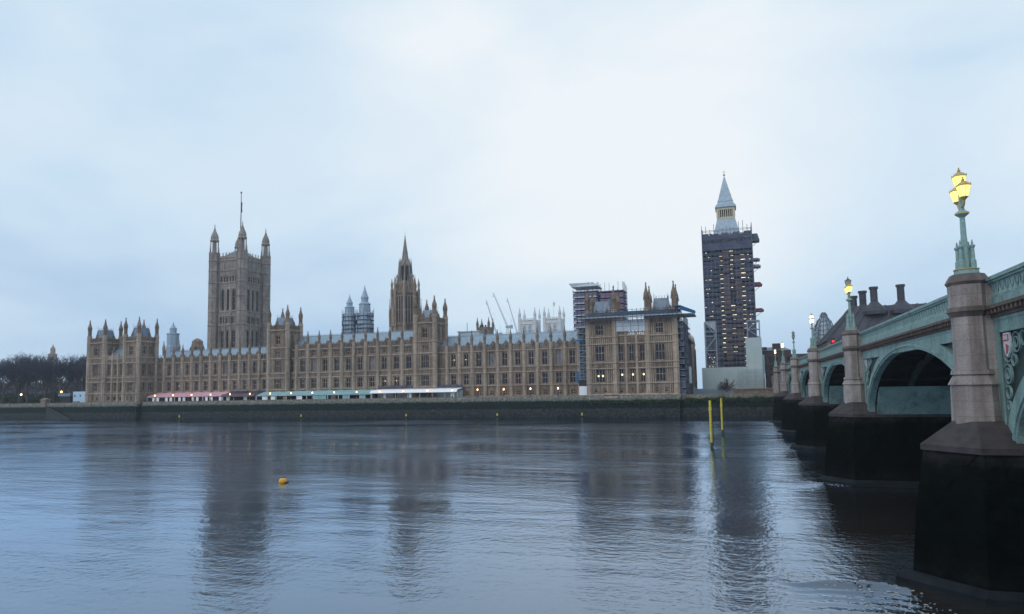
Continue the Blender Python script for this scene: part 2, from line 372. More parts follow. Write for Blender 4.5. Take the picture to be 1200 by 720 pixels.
# ------------------------------------------------------------------ ground, water
def water_material():
    m, t, b = newmat('river_water')
    p = pos(t)
    c = ramp(t, noise(t, p, 0.03, 4), [(0.35, (0.022, 0.020, 0.017)), (0.65, (0.040, 0.034, 0.028))])
    def add(a, bb):
        n = t.nodes.new('ShaderNodeMath'); n.operation = 'ADD'; t.links.new(a, n.inputs[0]); t.links.new(bb, n.inputs[1]); return n.outputs[0]
    def mul(a, k):
        n = t.nodes.new('ShaderNodeMath'); n.operation = 'MULTIPLY'; t.links.new(a, n.inputs[0])
        if isinstance(k, (int, float)): n.inputs[1].default_value = k
        else: t.links.new(k, n.inputs[1])
        return n.outputs[0]
    patch = ramp(t, noise(t, p, 0.02, 4, 0.6, (0.7, 2.0, 1)), [(0.36, (0.22, 0.22, 0.22)), (0.64, (1.5, 1.5, 1.5))])
    sy_ = t.nodes.new('ShaderNodeSeparateXYZ'); t.links.new(p, sy_.inputs[0])
    far = t.nodes.new('ShaderNodeMapRange'); far.interpolation_type = 'SMOOTHSTEP'; far.inputs['From Min'].default_value = 70; far.inputs['From Max'].default_value = 215; far.inputs['To Min'].default_value = 1.0; far.inputs['To Max'].default_value = 3.2
    t.links.new(sy_.outputs['Y'], far.inputs['Value'])     # choppier towards the far bank
    patch = mul(patch, far.outputs[0])
    h1 = mul(noise(t, p, 0.28, 3, 0.5, (0.6, 1.0, 1)), 0.05)
    h2 = mul(mul(noise(t, p, 1.7, 3, 0.5, (1.0, 1.0, 1)), 0.036), patch)
    h3 = mul(mul(noise(t, p, 4.4, 3, 0.55), 0.013), patch)
    h4 = mul(mul(noise(t, p, 1.0, 4, 0.6, (0.1, 0.5, 1)), 0.05), patch)
    h5 = mul(noise(t, p, 9.0, 2, 0.5), 0.0025)
    h = add(add(add(h1, h2), add(h3, h4)), h5)
    bp = t.nodes.new('ShaderNodeBump'); bp.inputs['Strength'].default_value = 1.0; bp.inputs['Distance'].default_value = 1.0
    t.links.new(h, bp.inputs['Height'])
    t.nodes.remove(b)
    df = t.nodes.new('ShaderNodeBsdfDiffuse'); gl = t.nodes.new('ShaderNodeBsdfGlossy'); fr = t.nodes.new('ShaderNodeFresnel'); mx = t.nodes.new('ShaderNodeMixShader')
    gl.inputs['Color'].default_value = (0.62, 0.77, 0.97, 1); gl.inputs['Roughness'].default_value = 0.06
    fr.inputs['IOR'].default_value = 2.1
    for n_ in (gl, df): t.links.new(bp.outputs[0], n_.inputs['Normal'])
    t.links.new(c, df.inputs['Color']); gn = t.nodes.new('ShaderNodeMath'); gn.operation = 'MULTIPLY'; gn.use_clamp = True; gn.inputs[1].default_value = 1.55
    t.links.new(fr.outputs[0], gn.inputs[0]); t.links.new(gn.outputs[0], mx.inputs['Fac'])
    t.links.new(df.outputs[0], mx.inputs[1]); t.links.new(gl.outputs[0], mx.inputs[2])
    t.links.new(mx.outputs[0], [n_ for n_ in t.nodes if n_.type == 'OUTPUT_MATERIAL'][0].inputs['Surface'])
    return m
WATER = water_material()
def build_water():
    mb = MB()
    X0, X1, Y0, Y1 = -14.0, 16.0, 12.0, 92.0
    st = 0.2
    nx, ny = int((X1-X0)/st), int((Y1-Y0)/st)
    def hgt(x, y):
        z = 0.0
        for k, am in ((0, 0.15), (1, 0.09)):      # short waves shed by the two nearest cutwaters
            tx, ty = 7.0, 40.4 + 38.137 * k
            u, v = x - tx, y - ty
            # crest curving from the cutwater out into the river and then back towards the near bank
            c0 = -1.8 + 0.06 * (u + 2) ** 2 if u > -12 else 9
            d = v - c0 + 0.35 * math.sin(0.9 * u + k) + 0.15 * math.sin(2.3 * u)
            if -12 < u < 5:
                env = math.exp(-((u + 1.6) / 3.0) ** 2)
                if d < 0.6: z += am * env * math.cos(6.0 * d + 0.7 * math.sin(1.1 * u)) * math.exp(d / 2.6) * (1 if d < 0 else max(0, 1 - d / 0.6))
                z += am * 1.2 * env * math.exp(-(d / 0.35) ** 2)
        ed = min(x - X0, X1 - x, y - Y0, Y1 - y)
        return z * max(0, min(1, ed / 2.0))
    for j in range(ny + 1):
        for i in range(nx + 1):
            x, y = X0 + i*st, Y0 + j*st
            mb.v.append((x, y, hgt(x, y)))
    for j in range(ny):
        for i in range(nx):
            a = j*(nx+1) + i
            mb.f.append((a, a+1, a+nx+2, a+nx+1))
    B = (-700, 410, -55, 232)
    X1_, Y1_ = X0 + nx*st, Y0 + ny*st
    mb.face([(B[0], B[2], 0), (B[1], B[2], 0), (B[1], Y0, 0), (B[0], Y0, 0)])
    mb.face([(B[0], Y1_, 0), (B[1], Y1_, 0), (B[1], B[3], 0), (B[0], B[3], 0)])
    mb.face([(B[0], Y0, 0), (X0, Y0, 0), (X0, Y1_, 0), (B[0], Y1_, 0)])
    mb.face([(X1_, Y0, 0), (B[1], Y0, 0), (B[1], Y1_, 0), (X1_, Y1_, 0)])
    build_water.h = hgt
    o = inst('water', mb.mesh('water', WATER, (0, 0, 0), True, False), None, (0, 0, 0))
    tag(o, 'grey blue rippled river water', None, None, 'structure')
build_water()
def foam():
    rnd = random.Random(21); mb = MB()
    paths = [([(1.2, 40.6), (2.9, 39.8), (5.0, 38.5), (7.4, 38.0)], 200, 0.30), ([(3.3, 36.8), (5.2, 36.0), (8.2, 36.2)], 90, 0.32), ([(4.5, 35.0), (7.0, 34.4), (9.0, 35.0)], 70, 0.35), ([(5.2, 78.4), (7.2, 77.0), (9.6, 75.6)], 110, 0.35)]
    for pts, n, sp in paths:
        for k in range(n):
            f = rnd.random() ** 0.7 * (len(pts) - 1); i = min(int(f), len(pts) - 2); f -= i
            x = pts[i][0] + (pts[i+1][0] - pts[i][0])*f + rnd.gauss(0, sp); y = pts[i][1] + (pts[i+1][1] - pts[i][1])*f + rnd.gauss(0, sp)
            z = build_water.h(x, y); r = 0.01 + 0.03 * rnd.random() ** 3; st_ = rnd.uniform(1, 3.5); n_ = 6; a0 = rnd.uniform(-0.5, 0.3)
            ring = []
            for q in range(n_):
                a = 2*math.pi*q/n_; u, v = r*st_*math.cos(a), r*math.sin(a)*1.3
                ring.append((x + u*math.cos(a0) - v*math.sin(a0), y + u*math.sin(a0) + v*math.cos(a0)))
            mb.prism(ring, z - 0.02, z + 0.012)
    o = obj('foam', mb, FOAM, None, (5, 38, 0)); tag(o, 'white foam flecks in the wake beside the bridge piers', 'foam', None, 'stuff')
FOAM = mk('foam', (0.3, 0.33, 0.36), (0.5, 0.53, 0.56), 6, 0.8)
foam()
g = MB().box(-700, 410, 231.9, 690, -0.5, 6.5)
tag(obj('ground', g, GROUNDM), None, None, None, 'structure')
g = MB().box(-249, -49, 226.95, 235.2, 6.3, 6.52)
tag(obj('terrace', g, PAVE), None, None, None, 'structure')

# ------------------------------------------------------------------ river walls
def wall_piece(label, x0, x1, y, top, coping=0.35, buttress=None):
    t = thing('river_wall', label, 'river wall', ((x0+x1)/2, y + 0.5, 0))
    mb = MB()
    # slightly battered face
    mb.slab([(x0, y - 0.45, -0.6), (x0, y + 1.6, -0.6), (x0, y + 1.6, 5.9), (x0, y - 0.02, 5.9)], (x1 - x0, 0, 0))
    obj('wall_face', mb, WALLM, t)
    mb = MB().box(x0, x1, y - 0.22, y + 1.2, 5.9, 6.22)
    obj('ledge', mb, WALLM, t)
    mb = MB().box(x0, x1, y + 0.1, y + 0.6, 6.22, top - 0.25)
    k = 0
    xx = x0 + 0.6
    while xx < x1 - 1:
        mb.box(xx, xx + 0.5, y - 0.02, y + 0.72, 6.22, top - 0.25); xx += 5.05
    obj('parapet', mb, WALLM, t)
    obj('coping', MB().box(x0, x1, y, y + 0.75, top - 0.25, top), STONE_DK, t)
    return t
wall_piece('low dark green garden wall running left below the bare trees', -699, -286.2, 225.6, 7.6)
wall_piece('projecting wall of dark stone under the twin towered corner block', -286.2, -248.6, 223.8, 7.7)
wall_piece('long weed stained wall below the marquees and terrace lamps', -248.6, -49.4, 226.2, 7.6)
wall_piece('projecting weed stained wall under the block with the scaffold roof', -49.4, -18.4, 224.0, 7.5)
wall_piece('dark weedy wall between the scaffolded block and the bridge', -18.4, 12.0, 226.0, 7.4)

# ------------------------------------------------------------------ gothic building kit
def face_layer(mb, M, u0, u1, z0, z1, ops, d0, d1):
    """fill a facade rectangle with boxes, leaving the openings (ua, ub, za, zb) free"""
    zs = sorted({z0, z1, *[o[2] for o in ops], *[o[3] for o in ops]})
    zs = [z for z in zs if z0 <= z <= z1]
    for za, zb in zip(zs, zs[1:]):
        zm = (za + zb) / 2
        cuts = sorted((max(o[0], u0), min(o[1], u1)) for o in ops if o[2] < zm < o[3])
        u = u0
        for a, b in cuts + [(u1, u1)]:
            if a > u + 1e-4: M(mb, u, a, za, zb, d0, d1)
            u = max(u, b)
def front(Y):
    def M(mb, ua, ub, za, zb, d0, d1): mb.box(ua, ub, Y + d0, Y + d1, za, zb)
    M.place = lambda u, d, z: (u, Y + d, z); M.rz = 0.0
    return M
def side(X):                                  # a face looking towards +X, u runs along Y
    def M(mb, ua, ub, za, zb, d0, d1): mb.box(X - d1, X - d0, ua, ub, za, zb)
    M.place = lambda u, d, z: (X - d, u, z); M.rz = math.pi / 2
    return M
WIN = {}
def win_meshes(w, h, lights, arched, mat, glass):
    key = (round(w, 2), round(h, 2), lights, arched, mat.name, glass.name)
    if key in WIN: return WIN[key]
    mb = MB(); t = 0.12
    fr = 0.10
    mb.box(-w/2, -w/2 + fr, 0.12, 0.45, 0, h); mb.box(w/2 - fr, w/2, 0.12, 0.45, 0, h)
    mb.box(-w/2 + fr, w/2 - fr, 0.10, 0.45, 0, 0.16); mb.box(-w/2 + fr, w/2 - fr, 0.12, 0.45, h - 0.12, h)
    for k in range(1, lights):
        x = -w/2 + w * k / lights
        mb.box(x - t/2, x + t/2, 0.16, 0.42, 0.16, h - 0.12)
    zt = [h * 0.52] if h < 7 else [h * 0.3, h * 0.62]
    for z in zt: mb.box(-w/2 + fr, w/2 - fr, 0.19, 0.40, z - 0.09, z + 0.09)
    lw = w / lights
    for k in range(lights):                   # cusped heads of the lights
        xa = -w/2 + lw * k; xb = xa + lw; xm = (xa + xb) / 2; hh = min(0.75, lw * 0.7)
        for sgn, xe in ((1, xa), (-1, xb)):
            mb.slab([(xe, 0.2, h - 0.125), (xe, 0.2, h - 0.12 - hh), (xe + sgn*lw*0.22, 0.2, h - 0.12 - hh*0.55), (xm, 0.2, h - 0.125)], (0, 0.18, 0))
    if arched:
        hh = w * 0.62
        for sgn in (1, -1):
            mb.slab([(-sgn*w/2, 0.05, h), (-sgn*w/2, 0.05, h - hh), (-sgn*w*0.44, 0.05, h - hh*0.55), (-sgn*w*0.24, 0.05, h - hh*0.2), (0, 0.05, h)], (0, 0.3, 0))
    a = mb.mesh('window', mat)
    gl = MB().box(-w/2 + 0.02, w/2 - 0.02, 0.43, 0.47, 0.03, h - 0.03).mesh('window_pane', glass)
    WIN[key] = (a, gl)
    return WIN[key]
def add_window(parent, M, u, z0, w, h, lights=2, arched=False, mat=None, glass=None, label=None):
    a, gl = win_meshes(w, h, lights, arched, mat or STONE_LT, glass or GLASS)
    o = inst('window', a, parent, M.place(u, 0.18, z0), M.rz, label)
    child0('window_pane', gl, o)
    return o
PIN = {}
def pinnacle_mesh(r, h, mat):
    key = (round(r, 2), round(h, 2), mat.name)
    if key in PIN: return PIN[key]
    mb = MB()
    zs = h * 0.42
    mb.lathe(0, 0, [(r, 0), (r, zs * 0.9), (r * 1.3, zs * 0.95), (r * 1.3, zs)], 8)
    H = h - zs
    mb.lathe(0, 0, [(r * 1.15, zs), (r * 1.22, zs + H * 0.10), (r * 1.08, zs + H * 0.24), (r * 0.72, zs + H * 0.40), (r * 0.42, zs + H * 0.58), (r * 0.26, zs + H * 0.76), (r * 0.22, zs + H * 0.83), (r * 0.4, zs + H * 0.86), (r * 0.34, zs + H * 0.9), (0.03, h)], 8)
    for k in range(4):                        # gablets round the foot of the spirelet
        a = math.pi / 2 * k
        c, s = math.cos(a), math.sin(a)
        mb.tube((c * r * 1.05, s * r * 1.05, zs * 0.7), (c * r * 0.95, s * r * 0.95, zs + (h - zs) * 0.22), r * 0.34, 0.03, 4)
    for q in (0.3, 0.5, 0.7):                 # crockets
        z = zs + (h - zs) * q; rr = r * (1.05 - q)
        for k in range(4):
            a = math.pi / 2 * k + math.pi / 4
            mb.box(math.cos(a)*rr - 0.07, math.cos(a)*rr + 0.07, math.sin(a)*rr - 0.07, math.sin(a)*rr + 0.07, z, z + 0.2)
    PIN[key] = mb.mesh('pinnacle', mat)
    return PIN[key]
BUT = {}
def buttress_mesh(r, z0, z1, strings, mat):
    key = (r, z0, z1, tuple(strings), mat.name)
    if key in BUT: return BUT[key]
    prof = [(r * 1.25, 0), (r * 1.25, 0.9), (r, 1.2)]
    for s in strings:
        if z0 + 1.5 < s < z1 - 0.3:
            prof += [(r, s - z0 - 0.2), (r * 1.22, s - z0), (r * 1.22, s - z0 + 0.22), (r * 0.98, s - z0 + 0.35)]
    prof += [(r * 0.96, z1 - z0)]
    mb = MB().lathe(0, 0, prof, 8)
    for k in range(8):                        # shafts on the angles catch light and shade
        a = 2 * math.pi * k / 8 + math.pi / 8
        x, y = r * math.cos(a), r * math.sin(a)
        mb.tube((x, y, 1.2), (x, y, z1 - z0), 0.09, 0.09, 4)
    BUT[key] = mb.mesh('buttress', mat)
    return BUT[key]
def add_buttress(parent, x, y, z0, z1, r, strings, ph, mat=None, pr=None, pmat=None):
    o = inst('buttress', buttress_mesh(r, z0, z1, strings, mat or STONE_LT), parent, (x, y, z0))
    inst('pinnacle', pinnacle_mesh(pr or r * 0.62, ph, pmat or mat or STONE_LT), o, (x, y, z1))
    return o
def carved(mb, M, u0, u1, z0, z1, step=0.62, d=-0.07, holes=()):
    """blind tracery: upright ribs with a little shield between"""
    n = max(1, int(round((u1 - u0) / step))); st = (u1 - u0) / n
    for k in range(n + 1):
        u = u0 + k * st
        M(mb, u - 0.07, u + 0.07, z0, z1, d, 0.003)
    for k in range(n):
        u = u0 + (k + 0.5) * st
        M(mb, u - st*0.26, u + st*0.26, z0 + (z1-z0)*0.3, z0 + (z1-z0)*0.72, d * 0.6, 0.002)
def parapet_mb(mb, M, u0, u1, z0, z1, th=0.35):
    M(mb, u0, u1, z0, z0 + 0.35, -0.22, th)
    M(mb, u0, u1, z1 - 0.28, z1, -0.12, th)
    n = max(1, int(round((u1 - u0) / 0.62))); st = (u1 - u0) / n
    for k in range(n):
        u = u0 + (k + 0.5) * st
        M(mb, u - st*0.3, u + st*0.3, z0 + 0.35, z1 - 0.28, -0.03, th - 0.05)
        if k % 2 == 0: M(mb, u - st*0.42, u + st*0.42, z1, z1 + 0.42, -0.04, th - 0.05)
def string(mb, M, u0, u1, z, h=0.32, d=-0.42):
    M(mb, u0, u1, z, z + h, d, 0.002); M(mb, u0, u1, z - 0.14, z, d * 0.5, 0.0015)
DORM = None
def dormer_mesh():
    global DORM
    if DORM: return DORM
    mb = MB()
    mb.box(-0.42, 0.42, -0.2, 1.6, 0, 1.0)
    mb.slab([(-0.6, -0.35, 1.0), (0.6, -0.35, 1.0), (0, -0.35, 2.0)], (0, 2.2, 0))
    mb.tube((0, -0.2, 1.9), (0, -0.2, 3.0), 0.06, 0.02, 4)
    DORM = mb.mesh('dormer', STONE_DK)
    return DORM
def roof_mb(x0, x1, yf, yr, yb, z0, zr, hip=0.0):
    mb = MB()
    A, B, C, D = (x0, yf, z0), (x1, yf, z0), (x1, yb, z0), (x0, yb, z0)
    E_, F_ = (x0 + hip, yr, zr), (x1 - hip, yr, zr)
    mb.face([A, B, F_, E_]); mb.face([C, D, E_, F_]); mb.face([B, C, F_]); mb.face([D, A, E_])
    x = x0 + 0.8
    sl = Vector((0, yr - yf, zr - z0)).normalized()
    while x < x1 - 0.4:                       # standing seams
        if x0 + hip <= x <= x1 - hip:
            mb.slab([(x - 0.05, yf, z0), (x + 0.05, yf, z0), (x + 0.05, yf - 0.06, z0 + 0.07), (x - 0.05, yf - 0.06, z0 + 0.07)], (0, yr - yf, zr - z0))
        x += 0.95
    mb.box(x0 + hip, x1 - hip, yr - 0.12, yr + 0.12, zr - 0.1, zr + 0.22)
    x = x0 + hip + 0.3
    while x < x1 - hip:                       # iron cresting
        mb.box(x - 0.07, x + 0.07, yr - 0.05, yr + 0.05, zr + 0.22, zr + 0.75); x += 0.65
    return mb

TER = 6.5
LOW = (12.0, 16.15); UPP = (18.9, 24.0); ATT = (25.4, 27.7)
lit_spots = []
def wing(label, x0, x1, edges, ww, attic, zpar, ridge, ground_windows, lit=(), strings=(11.45, 16.35, 18.3, 24.45), pin=5.6):
    Y = 234.75
    M = front(Y)
    t = thing('riverside_wing', label, 'palace wing', ((x0+x1)/2, Y + 8, TER))
    ops = []
    for a, b in zip(edges, edges[1:]):
        c = (a + b) / 2
        ops += [(c - ww/2, c + ww/2, *LOW), (c - ww/2, c + ww/2, *UPP)]
        if attic: ops.append((c - ww/2 + 0.2, c + ww/2 - 0.2, *ATT))
        if ground_windows: ops.append((c - 0.75, c + 0.75, 8.0, 9.7))
    wall, jm = MB(), MB()
    face_layer(wall, M, x0, x1, TER, zpar - 1.9, ops, 0, 0.7)
    wall.box(x0, x1, Y + 0.72, Y + 17, TER, zpar - 1.9)
    for a, b in zip(edges, edges[1:]):
        c = (a + b) / 2
        carved(wall, M, a + 0.6, b - 0.6, 16.75, 18.15)
        for q in (-1, 1):                     # panelled jambs
            for zz in (LOW, UPP):
                for o_ in (0.2, 0.62):
                    u = c + q * (ww/2 + o_)
                    M(jm, u - 0.1, u + 0.1, zz[0] - 0.2, zz[1] + 0.25, -0.18, 0.003)
        for zz in (LOW, UPP):                 # hood moulds and sills
            M(wall, c - ww/2 - 0.15, c + ww/2 + 0.15, zz[1] + 0.02, zz[1] + 0.2, -0.14, 0.004)
            M(wall, c - ww/2 - 0.15, c + ww/2 + 0.15, zz[0] - 0.26, zz[0] - 0.02, -0.16, 0.004)
        if attic: carved(wall, M, a + 0.6, b - 0.6, 27.75, zpar - 1.95, 0.5)
        else: carved(wall, M, a + 0.6, b - 0.6, 24.1, 24.42, 0.4)
    obj('wall', wall, STONE, t)
    obj('jamb_shafts', jm, STONE_LT, t)
    bd = MB()
    for a, b in zip(edges, edges[1:]): M(bd, a + 0.62, b - 0.62, 16.66, 18.2, -0.025, 0.0)
    obj('carved_band', bd, STONE_DK, t)
    for z in strings + ((zpar - 2.05,) if attic else ()) + (TER + 0.9,):
        sb = MB(); string(sb, M, x0, x1, z); obj('string_course', sb, STONE_LT, t)
    pb = MB(); parapet_mb(pb, M, x0, x1, zpar - 1.9, zpar)
    obj('parapet', pb, STONE, t)
    obj('roof', roof_mb(x0, x1, Y + 0.9, Y + 8.2, Y + 16, zpar - 1.7, ridge, 0.0), LEAD, t)
    for e in edges:
        add_buttress(t, e, Y - 0.25, TER, zpar + 0.3, 0.7, (11.45, 16.35, 18.3, 24.45), pin, pmat=STONE_DK, pr=0.5)
    for i, (a, b) in enumerate(zip(edges, edges[1:])):
        c = (a + b) / 2
        gl = GLASS
        add_window(t, M, c, LOW[0], ww, LOW[1] - LOW[0], 2)
        add_window(t, M, c, UPP[0], ww, UPP[1] - UPP[0], 2, glass=GLASS_P if (i * 7 + int(-x0)) % 5 == 1 else GLASS)
        if attic: add_window(t, M, c, ATT[0], ww - 0.4, ATT[1] - ATT[0], 3)
        if ground_windows: add_window(t, M, c, 8.0, 1.5, 1.7, 2)
        inst('dormer', dormer_mesh(), t, (c, Y + 1.6, zpar - 0.6)).scale = (1.15, 1, 1.1)
        for (k, fl, dx) in lit:
            if k == i:
                z = {0: 14.2, 1: 21.6, 2: 9.0}[fl]
                lm = MB().lathe(c + dx, Y + 0.5, [(0.1, z - 0.16), (0.17, z), (0.1, z + 0.18)], 6)
                obj('window_lamp', lm, WARM, t)
    return t
LE = [-244.75 + 5.186 * k for k in range(12)]
CE = [-179.6 + 5.471 * k for k in range(12)]
RE = [-105.7 + 5.186 * k for k in range(12)]
wing('two storey stone wing with pale roof behind the pink marquee', -249.3, -187.0, LE, 1.95, False, 26.8, 30.3, False, lit=((1, 0, 0.3),))
wing('three storey middle range of the stone palace between two square towers', -177.8, -118.3, CE, 2.25, True, 30.0, 34.2, False, lit=((8, 0, 0.2), (9, 0, -0.2)))
wing('two storey stone wing with pale roof right of the middle range', -110.3, -48.6, RE, 2.0, False, 26.8, 31.2, True, lit=((0, 1, 0.1), (1, 1, -0.2)))

def square_tower(t, x0, x1, y0, y1, zc, fw, sw, strings, roof_top, turret_top, tr=0.95, base=TER, parapet=True, bases=True, turrets='ABCD', wallmat=None, side_from=None):
    """tower body with openings on its front (fw) and right-hand return (sw): lists of (u, w, z0, z1, lights)"""
    MF, MS = front(y0), side(x1)
    wm = wallmat or STONE
    wall = MB()
    face_layer(wall, MF, x0, x1 - 0.001, base, zc, [(u - w/2, u + w/2, a, b) for u, w, a, b, l in fw], 0, 0.7)
    face_layer(wall, MS, y0 + 0.701, y1, base, zc, [(u - w/2, u + w/2, a, b) for u, w, a, b, l in sw], 0, 0.7)
    wall.box(x0, x1 - 0.72, y0 + 0.72, y1, base, zc - 0.003)
    for u, w, a, b, l in fw:
        for q in (-1, 1):
            for o_ in (0.3, 0.75): MF(wall, u + q*(w/2 + o_) - 0.08, u + q*(w/2 + o_) + 0.08, a - 0.2, b + 0.3, -0.1, 0.003)
    for M, u0, u1 in ((MF, x0 + tr, x1 - tr), (MS, y0 + tr, y1 - tr)):
        for z in (16.75,): carved(wall, M, u0, u1, z, 18.15)
        carved(wall, M, u0, u1, zc - 1.3, zc - 0.3, 0.5)
        if zc > 33: carved(wall, M, u0, u1, 25.1, 26.7, 0.55)
    rib = MB()
    zr = sorted([base + 1.3] + [z for z in strings if z < zc - 1.5] + [zc - 1.4])
    for M, u0, u1, ops in ((MF, x0 + tr, x1 - tr, fw), (MS, y0 + tr, y1 - tr, sw)):
        n_ = max(2, int(round((u1 - u0) / 0.68)))
        for k in range(n_ + 1):
            u = u0 + (u1 - u0) * k / n_
            for za, zb in zip(zr, zr[1:]):
                if zb - za < 1.2 or any(abs(u - o[0]) < o[1]/2 + 0.25 and o[2] < zb and o[3] > za for o in ops): continue
                M(rib, u - 0.1, u + 0.1, za + 0.35, zb - 0.18, -0.16, 0.0035)
                if k < n_ and zb - za > 3: M(wall, u + 0.0851, u + 0.6, (za+zb)/2 - 0.1, (za+zb)/2 + 0.1, -0.08, 0.0025)
    obj('wall', wall, wm, t); obj('panel_ribs', rib, STONE_LT, t)
    for z in strings + (zc - 0.1,):
        sb = MB(); string(sb, MF, x0 - 0.1, x1 + 0.3, z, 0.34, -0.42); string(sb, MS, y0 - 0.004, y1, z, 0.342, -0.3)
        obj('string_course', sb, STONE_LT, t)
    if parapet:
        pb = MB(); parapet_mb(pb, MF, x0, x1, zc + 0.2, zc + 2.0); parapet_mb(pb, MS, y0 + 0.4, y1, zc + 0.2, zc + 2.0)
        pb.box(x0, x1 - 0.4, y1 - 0.3, y1, zc + 0.2, zc + 2.0); pb.box(x0, x0 + 0.3, y0 + 0.4, y1 - 0.31, zc + 0.2, zc + 2.0)
        obj('parapet', pb, STONE, t)
    i = 1.3
    rb = MB()
    a = [(x0 + i, y0 + i), (x1 - i, y0 + i), (x1 - i, y1 - i), (x0 + i, y1 - i)]
    cxm, cym = (x0 + x1)/2, (y0 + y1)/2
    fx = 0.66
    b2 = [(cxm + (x - cxm)*fx, cym + (y - cym)*fx) for x, y in a]
    rb.prism(a, zc + 0.1, roof_top, b2)
    for x, y in b2: rb.tube((x, y, roof_top), (x, y, roof_top + 1.8), 0.1, 0.03, 4)
    for k in range(5):
        for (p, q) in ((b2[0], b2[1]), (b2[1], b2[2])):
            x = p[0] + (q[0]-p[0])*k/5; y = p[1] + (q[1]-p[1])*k/5
            rb.box(x - 0.06, x + 0.06, y - 0.06, y + 0.06, roof_top, roof_top + 0.9)
    obj('roof', rb, SLATE, t)
    for f in (0.3, 0.7):
        o = inst('dormer', dormer_mesh(), t, (x0 + (x1 - x0)*f, y0 + i + 0.5, zc + 1.4)); o.scale = (1.1, 1, 1.35)
        o = inst('dormer', dormer_mesh(), t, (x1 - i - 0.5, y0 + (y1 - y0)*f, zc + 1.4), math.pi/2); o.scale = (1.1, 1, 1.35)
    for key, (x, y) in zip('ABCD', ((x0 + 0.2, y0 + 0.2), (x1 - 0.2, y0 + 0.2), (x1 - 0.2, y1 - 0.2), (x0 + 0.2, y1 - 0.2))):
        if key in turrets:
            z1 = zc + 3.4
            o = inst('turret', buttress_mesh(tr, base, z1, strings + (zc - 0.1, zc + 2.2), STONE_LT), t, (x, y, base))
            inst('pinnacle', pinnacle_mesh(tr * 0.82, turret_top - z1, STONE), o, (x, y, z1))
    for u, w, a_, b_, l in fw: add_window(t, MF, u, a_, w, b_ - a_, l)
    for u, w, a_, b_, l in sw: add_window(t, MS, u, a_, w, b_ - a_, l)
STR = (11.3, 16.35, 18.3, 24.7, 27.1)
# the two square towers on either side of the middle range
t = thing('square_tower', 'square stone tower with corner pinnacles between the two storey wing and the middle range', 'tower', (-182.5, 238, TER))
square_tower(t, -187.3, -177.6, 233.0, 242.2, 36.5, [(-182.4, 3.0, *LOW, 4), (-182.4, 3.0, *UPP, 4), (-182.4, 2.4, 25.4, 27.7, 3), (-182.4, 2.2, 30.7, 34.5, 2)],
             [(236.0, 1.5, 30.7, 34.5, 2), (239.0, 1.5, 30.7, 34.5, 2)], (11.45, 16.35, 18.3, 24.45, 29.0), 42.2, 47.2)
t = thing('square_tower', 'square stone tower with corner pinnacles just right of the tall central spire', 'tower', (-114.2, 238, TER))
square_tower(t, -118.5, -110.0, 233.0, 243.4, 36.3, [(-114.3, 3.0, *LOW, 4), (-114.3, 3.0, *UPP, 4), (-114.3, 2.4, 25.4, 27.7, 3), (-114.3, 2.2, 30.5, 34.6, 2)],
             [(236.2, 1.6, 30.5, 34.6, 2), (239.8, 1.6, 30.5, 34.6, 2)], (11.45, 16.35, 18.3, 24.45, 29.0), 41.6, 47.0)
# left-hand end block: two towers with a lower link between them
t = thing('corner_pavilion', 'twin towered corner block of the palace beside the bare trees', 'palace block', (-264, 231, TER))
def fl(u, w, l): return [(u, w, 12.3, 16.3, l), (u, w, 19.4, 24.4, l)]
square_tower(t, -279.0, -269.3, 224.8, 233.2, 34.2, fl(-274.2, 2.8, 4) + [(-274.2, 2.2, 28.4, 32.2, 2), (-275.5, 0.9, 8.4, 9.9, 1), (-273.0, 0.9, 8.4, 9.9, 1)],
             [(228.0, 1.4, 28.6, 32.2, 2), (231.0, 1.4, 28.6, 32.2, 2)], STR, 40.4, 45.0)
square_tower(t, -257.6, -249.42, 224.8, 234.7, 34.2, fl(-253.7, 2.8, 4) + [(-253.7, 2.2, 28.4, 32.2, 2), (-254.8, 0.9, 8.4, 9.9, 1), (-252.6, 0.9, 8.4, 9.9, 1)],
             [(u, 1.7, a, b, 2) for u in (227.9, 231.5) for a, b in ((12.3, 16.3), (19.4, 24.4), (28.6, 32.4))], STR, 40.6, 45.2)
lk = MB(); MF = front(225.6)
ops = [(u - 0.75, u + 0.75, a, b) for u in (-267, -263.4, -259.9) for a, b in ((12.3, 16.3), (19.4, 24.4), (8.4, 9.9))]
face_layer(lk, MF, -269.3, -257.6, TER, 26.6, ops, 0, 0.7); lk.box(-269.3, -257.6, 226.33, 240, TER, 26.6)
carved(lk, MF, -269.2, -257.7, 16.75, 18.15); carved(lk, MF, -269.2, -257.7, 25.0, 26.3, 0.5)
obj('link_wall', lk, STONE, t)
sb = MB()
for z in STR[:4]: string(sb, MF, -269.3, -257.6, z)
parapet_mb(sb, MF, -269.2, -257.7, 26.6, 28.0)
for u in (-268.8, -265.2, -261.7, -258.1): sb.lathe(u, 225.5, [(0.5, 7), (0.5, 28.3), (0.3, 29), (0.02, 30.6)], 8)
obj('link_cornice', sb, STONE_LT, t)
obj('link_roof', roof_mb(-269.2, -257.7, 226.6, 231, 236, 26.7, 31.5), LEAD, t)
for u in (-267, -263.4, -259.9):
    for a, b in ((12.3, 16.3), (19.4, 24.4)): add_window(t, MF, u, a, 1.5, b - a, 2)
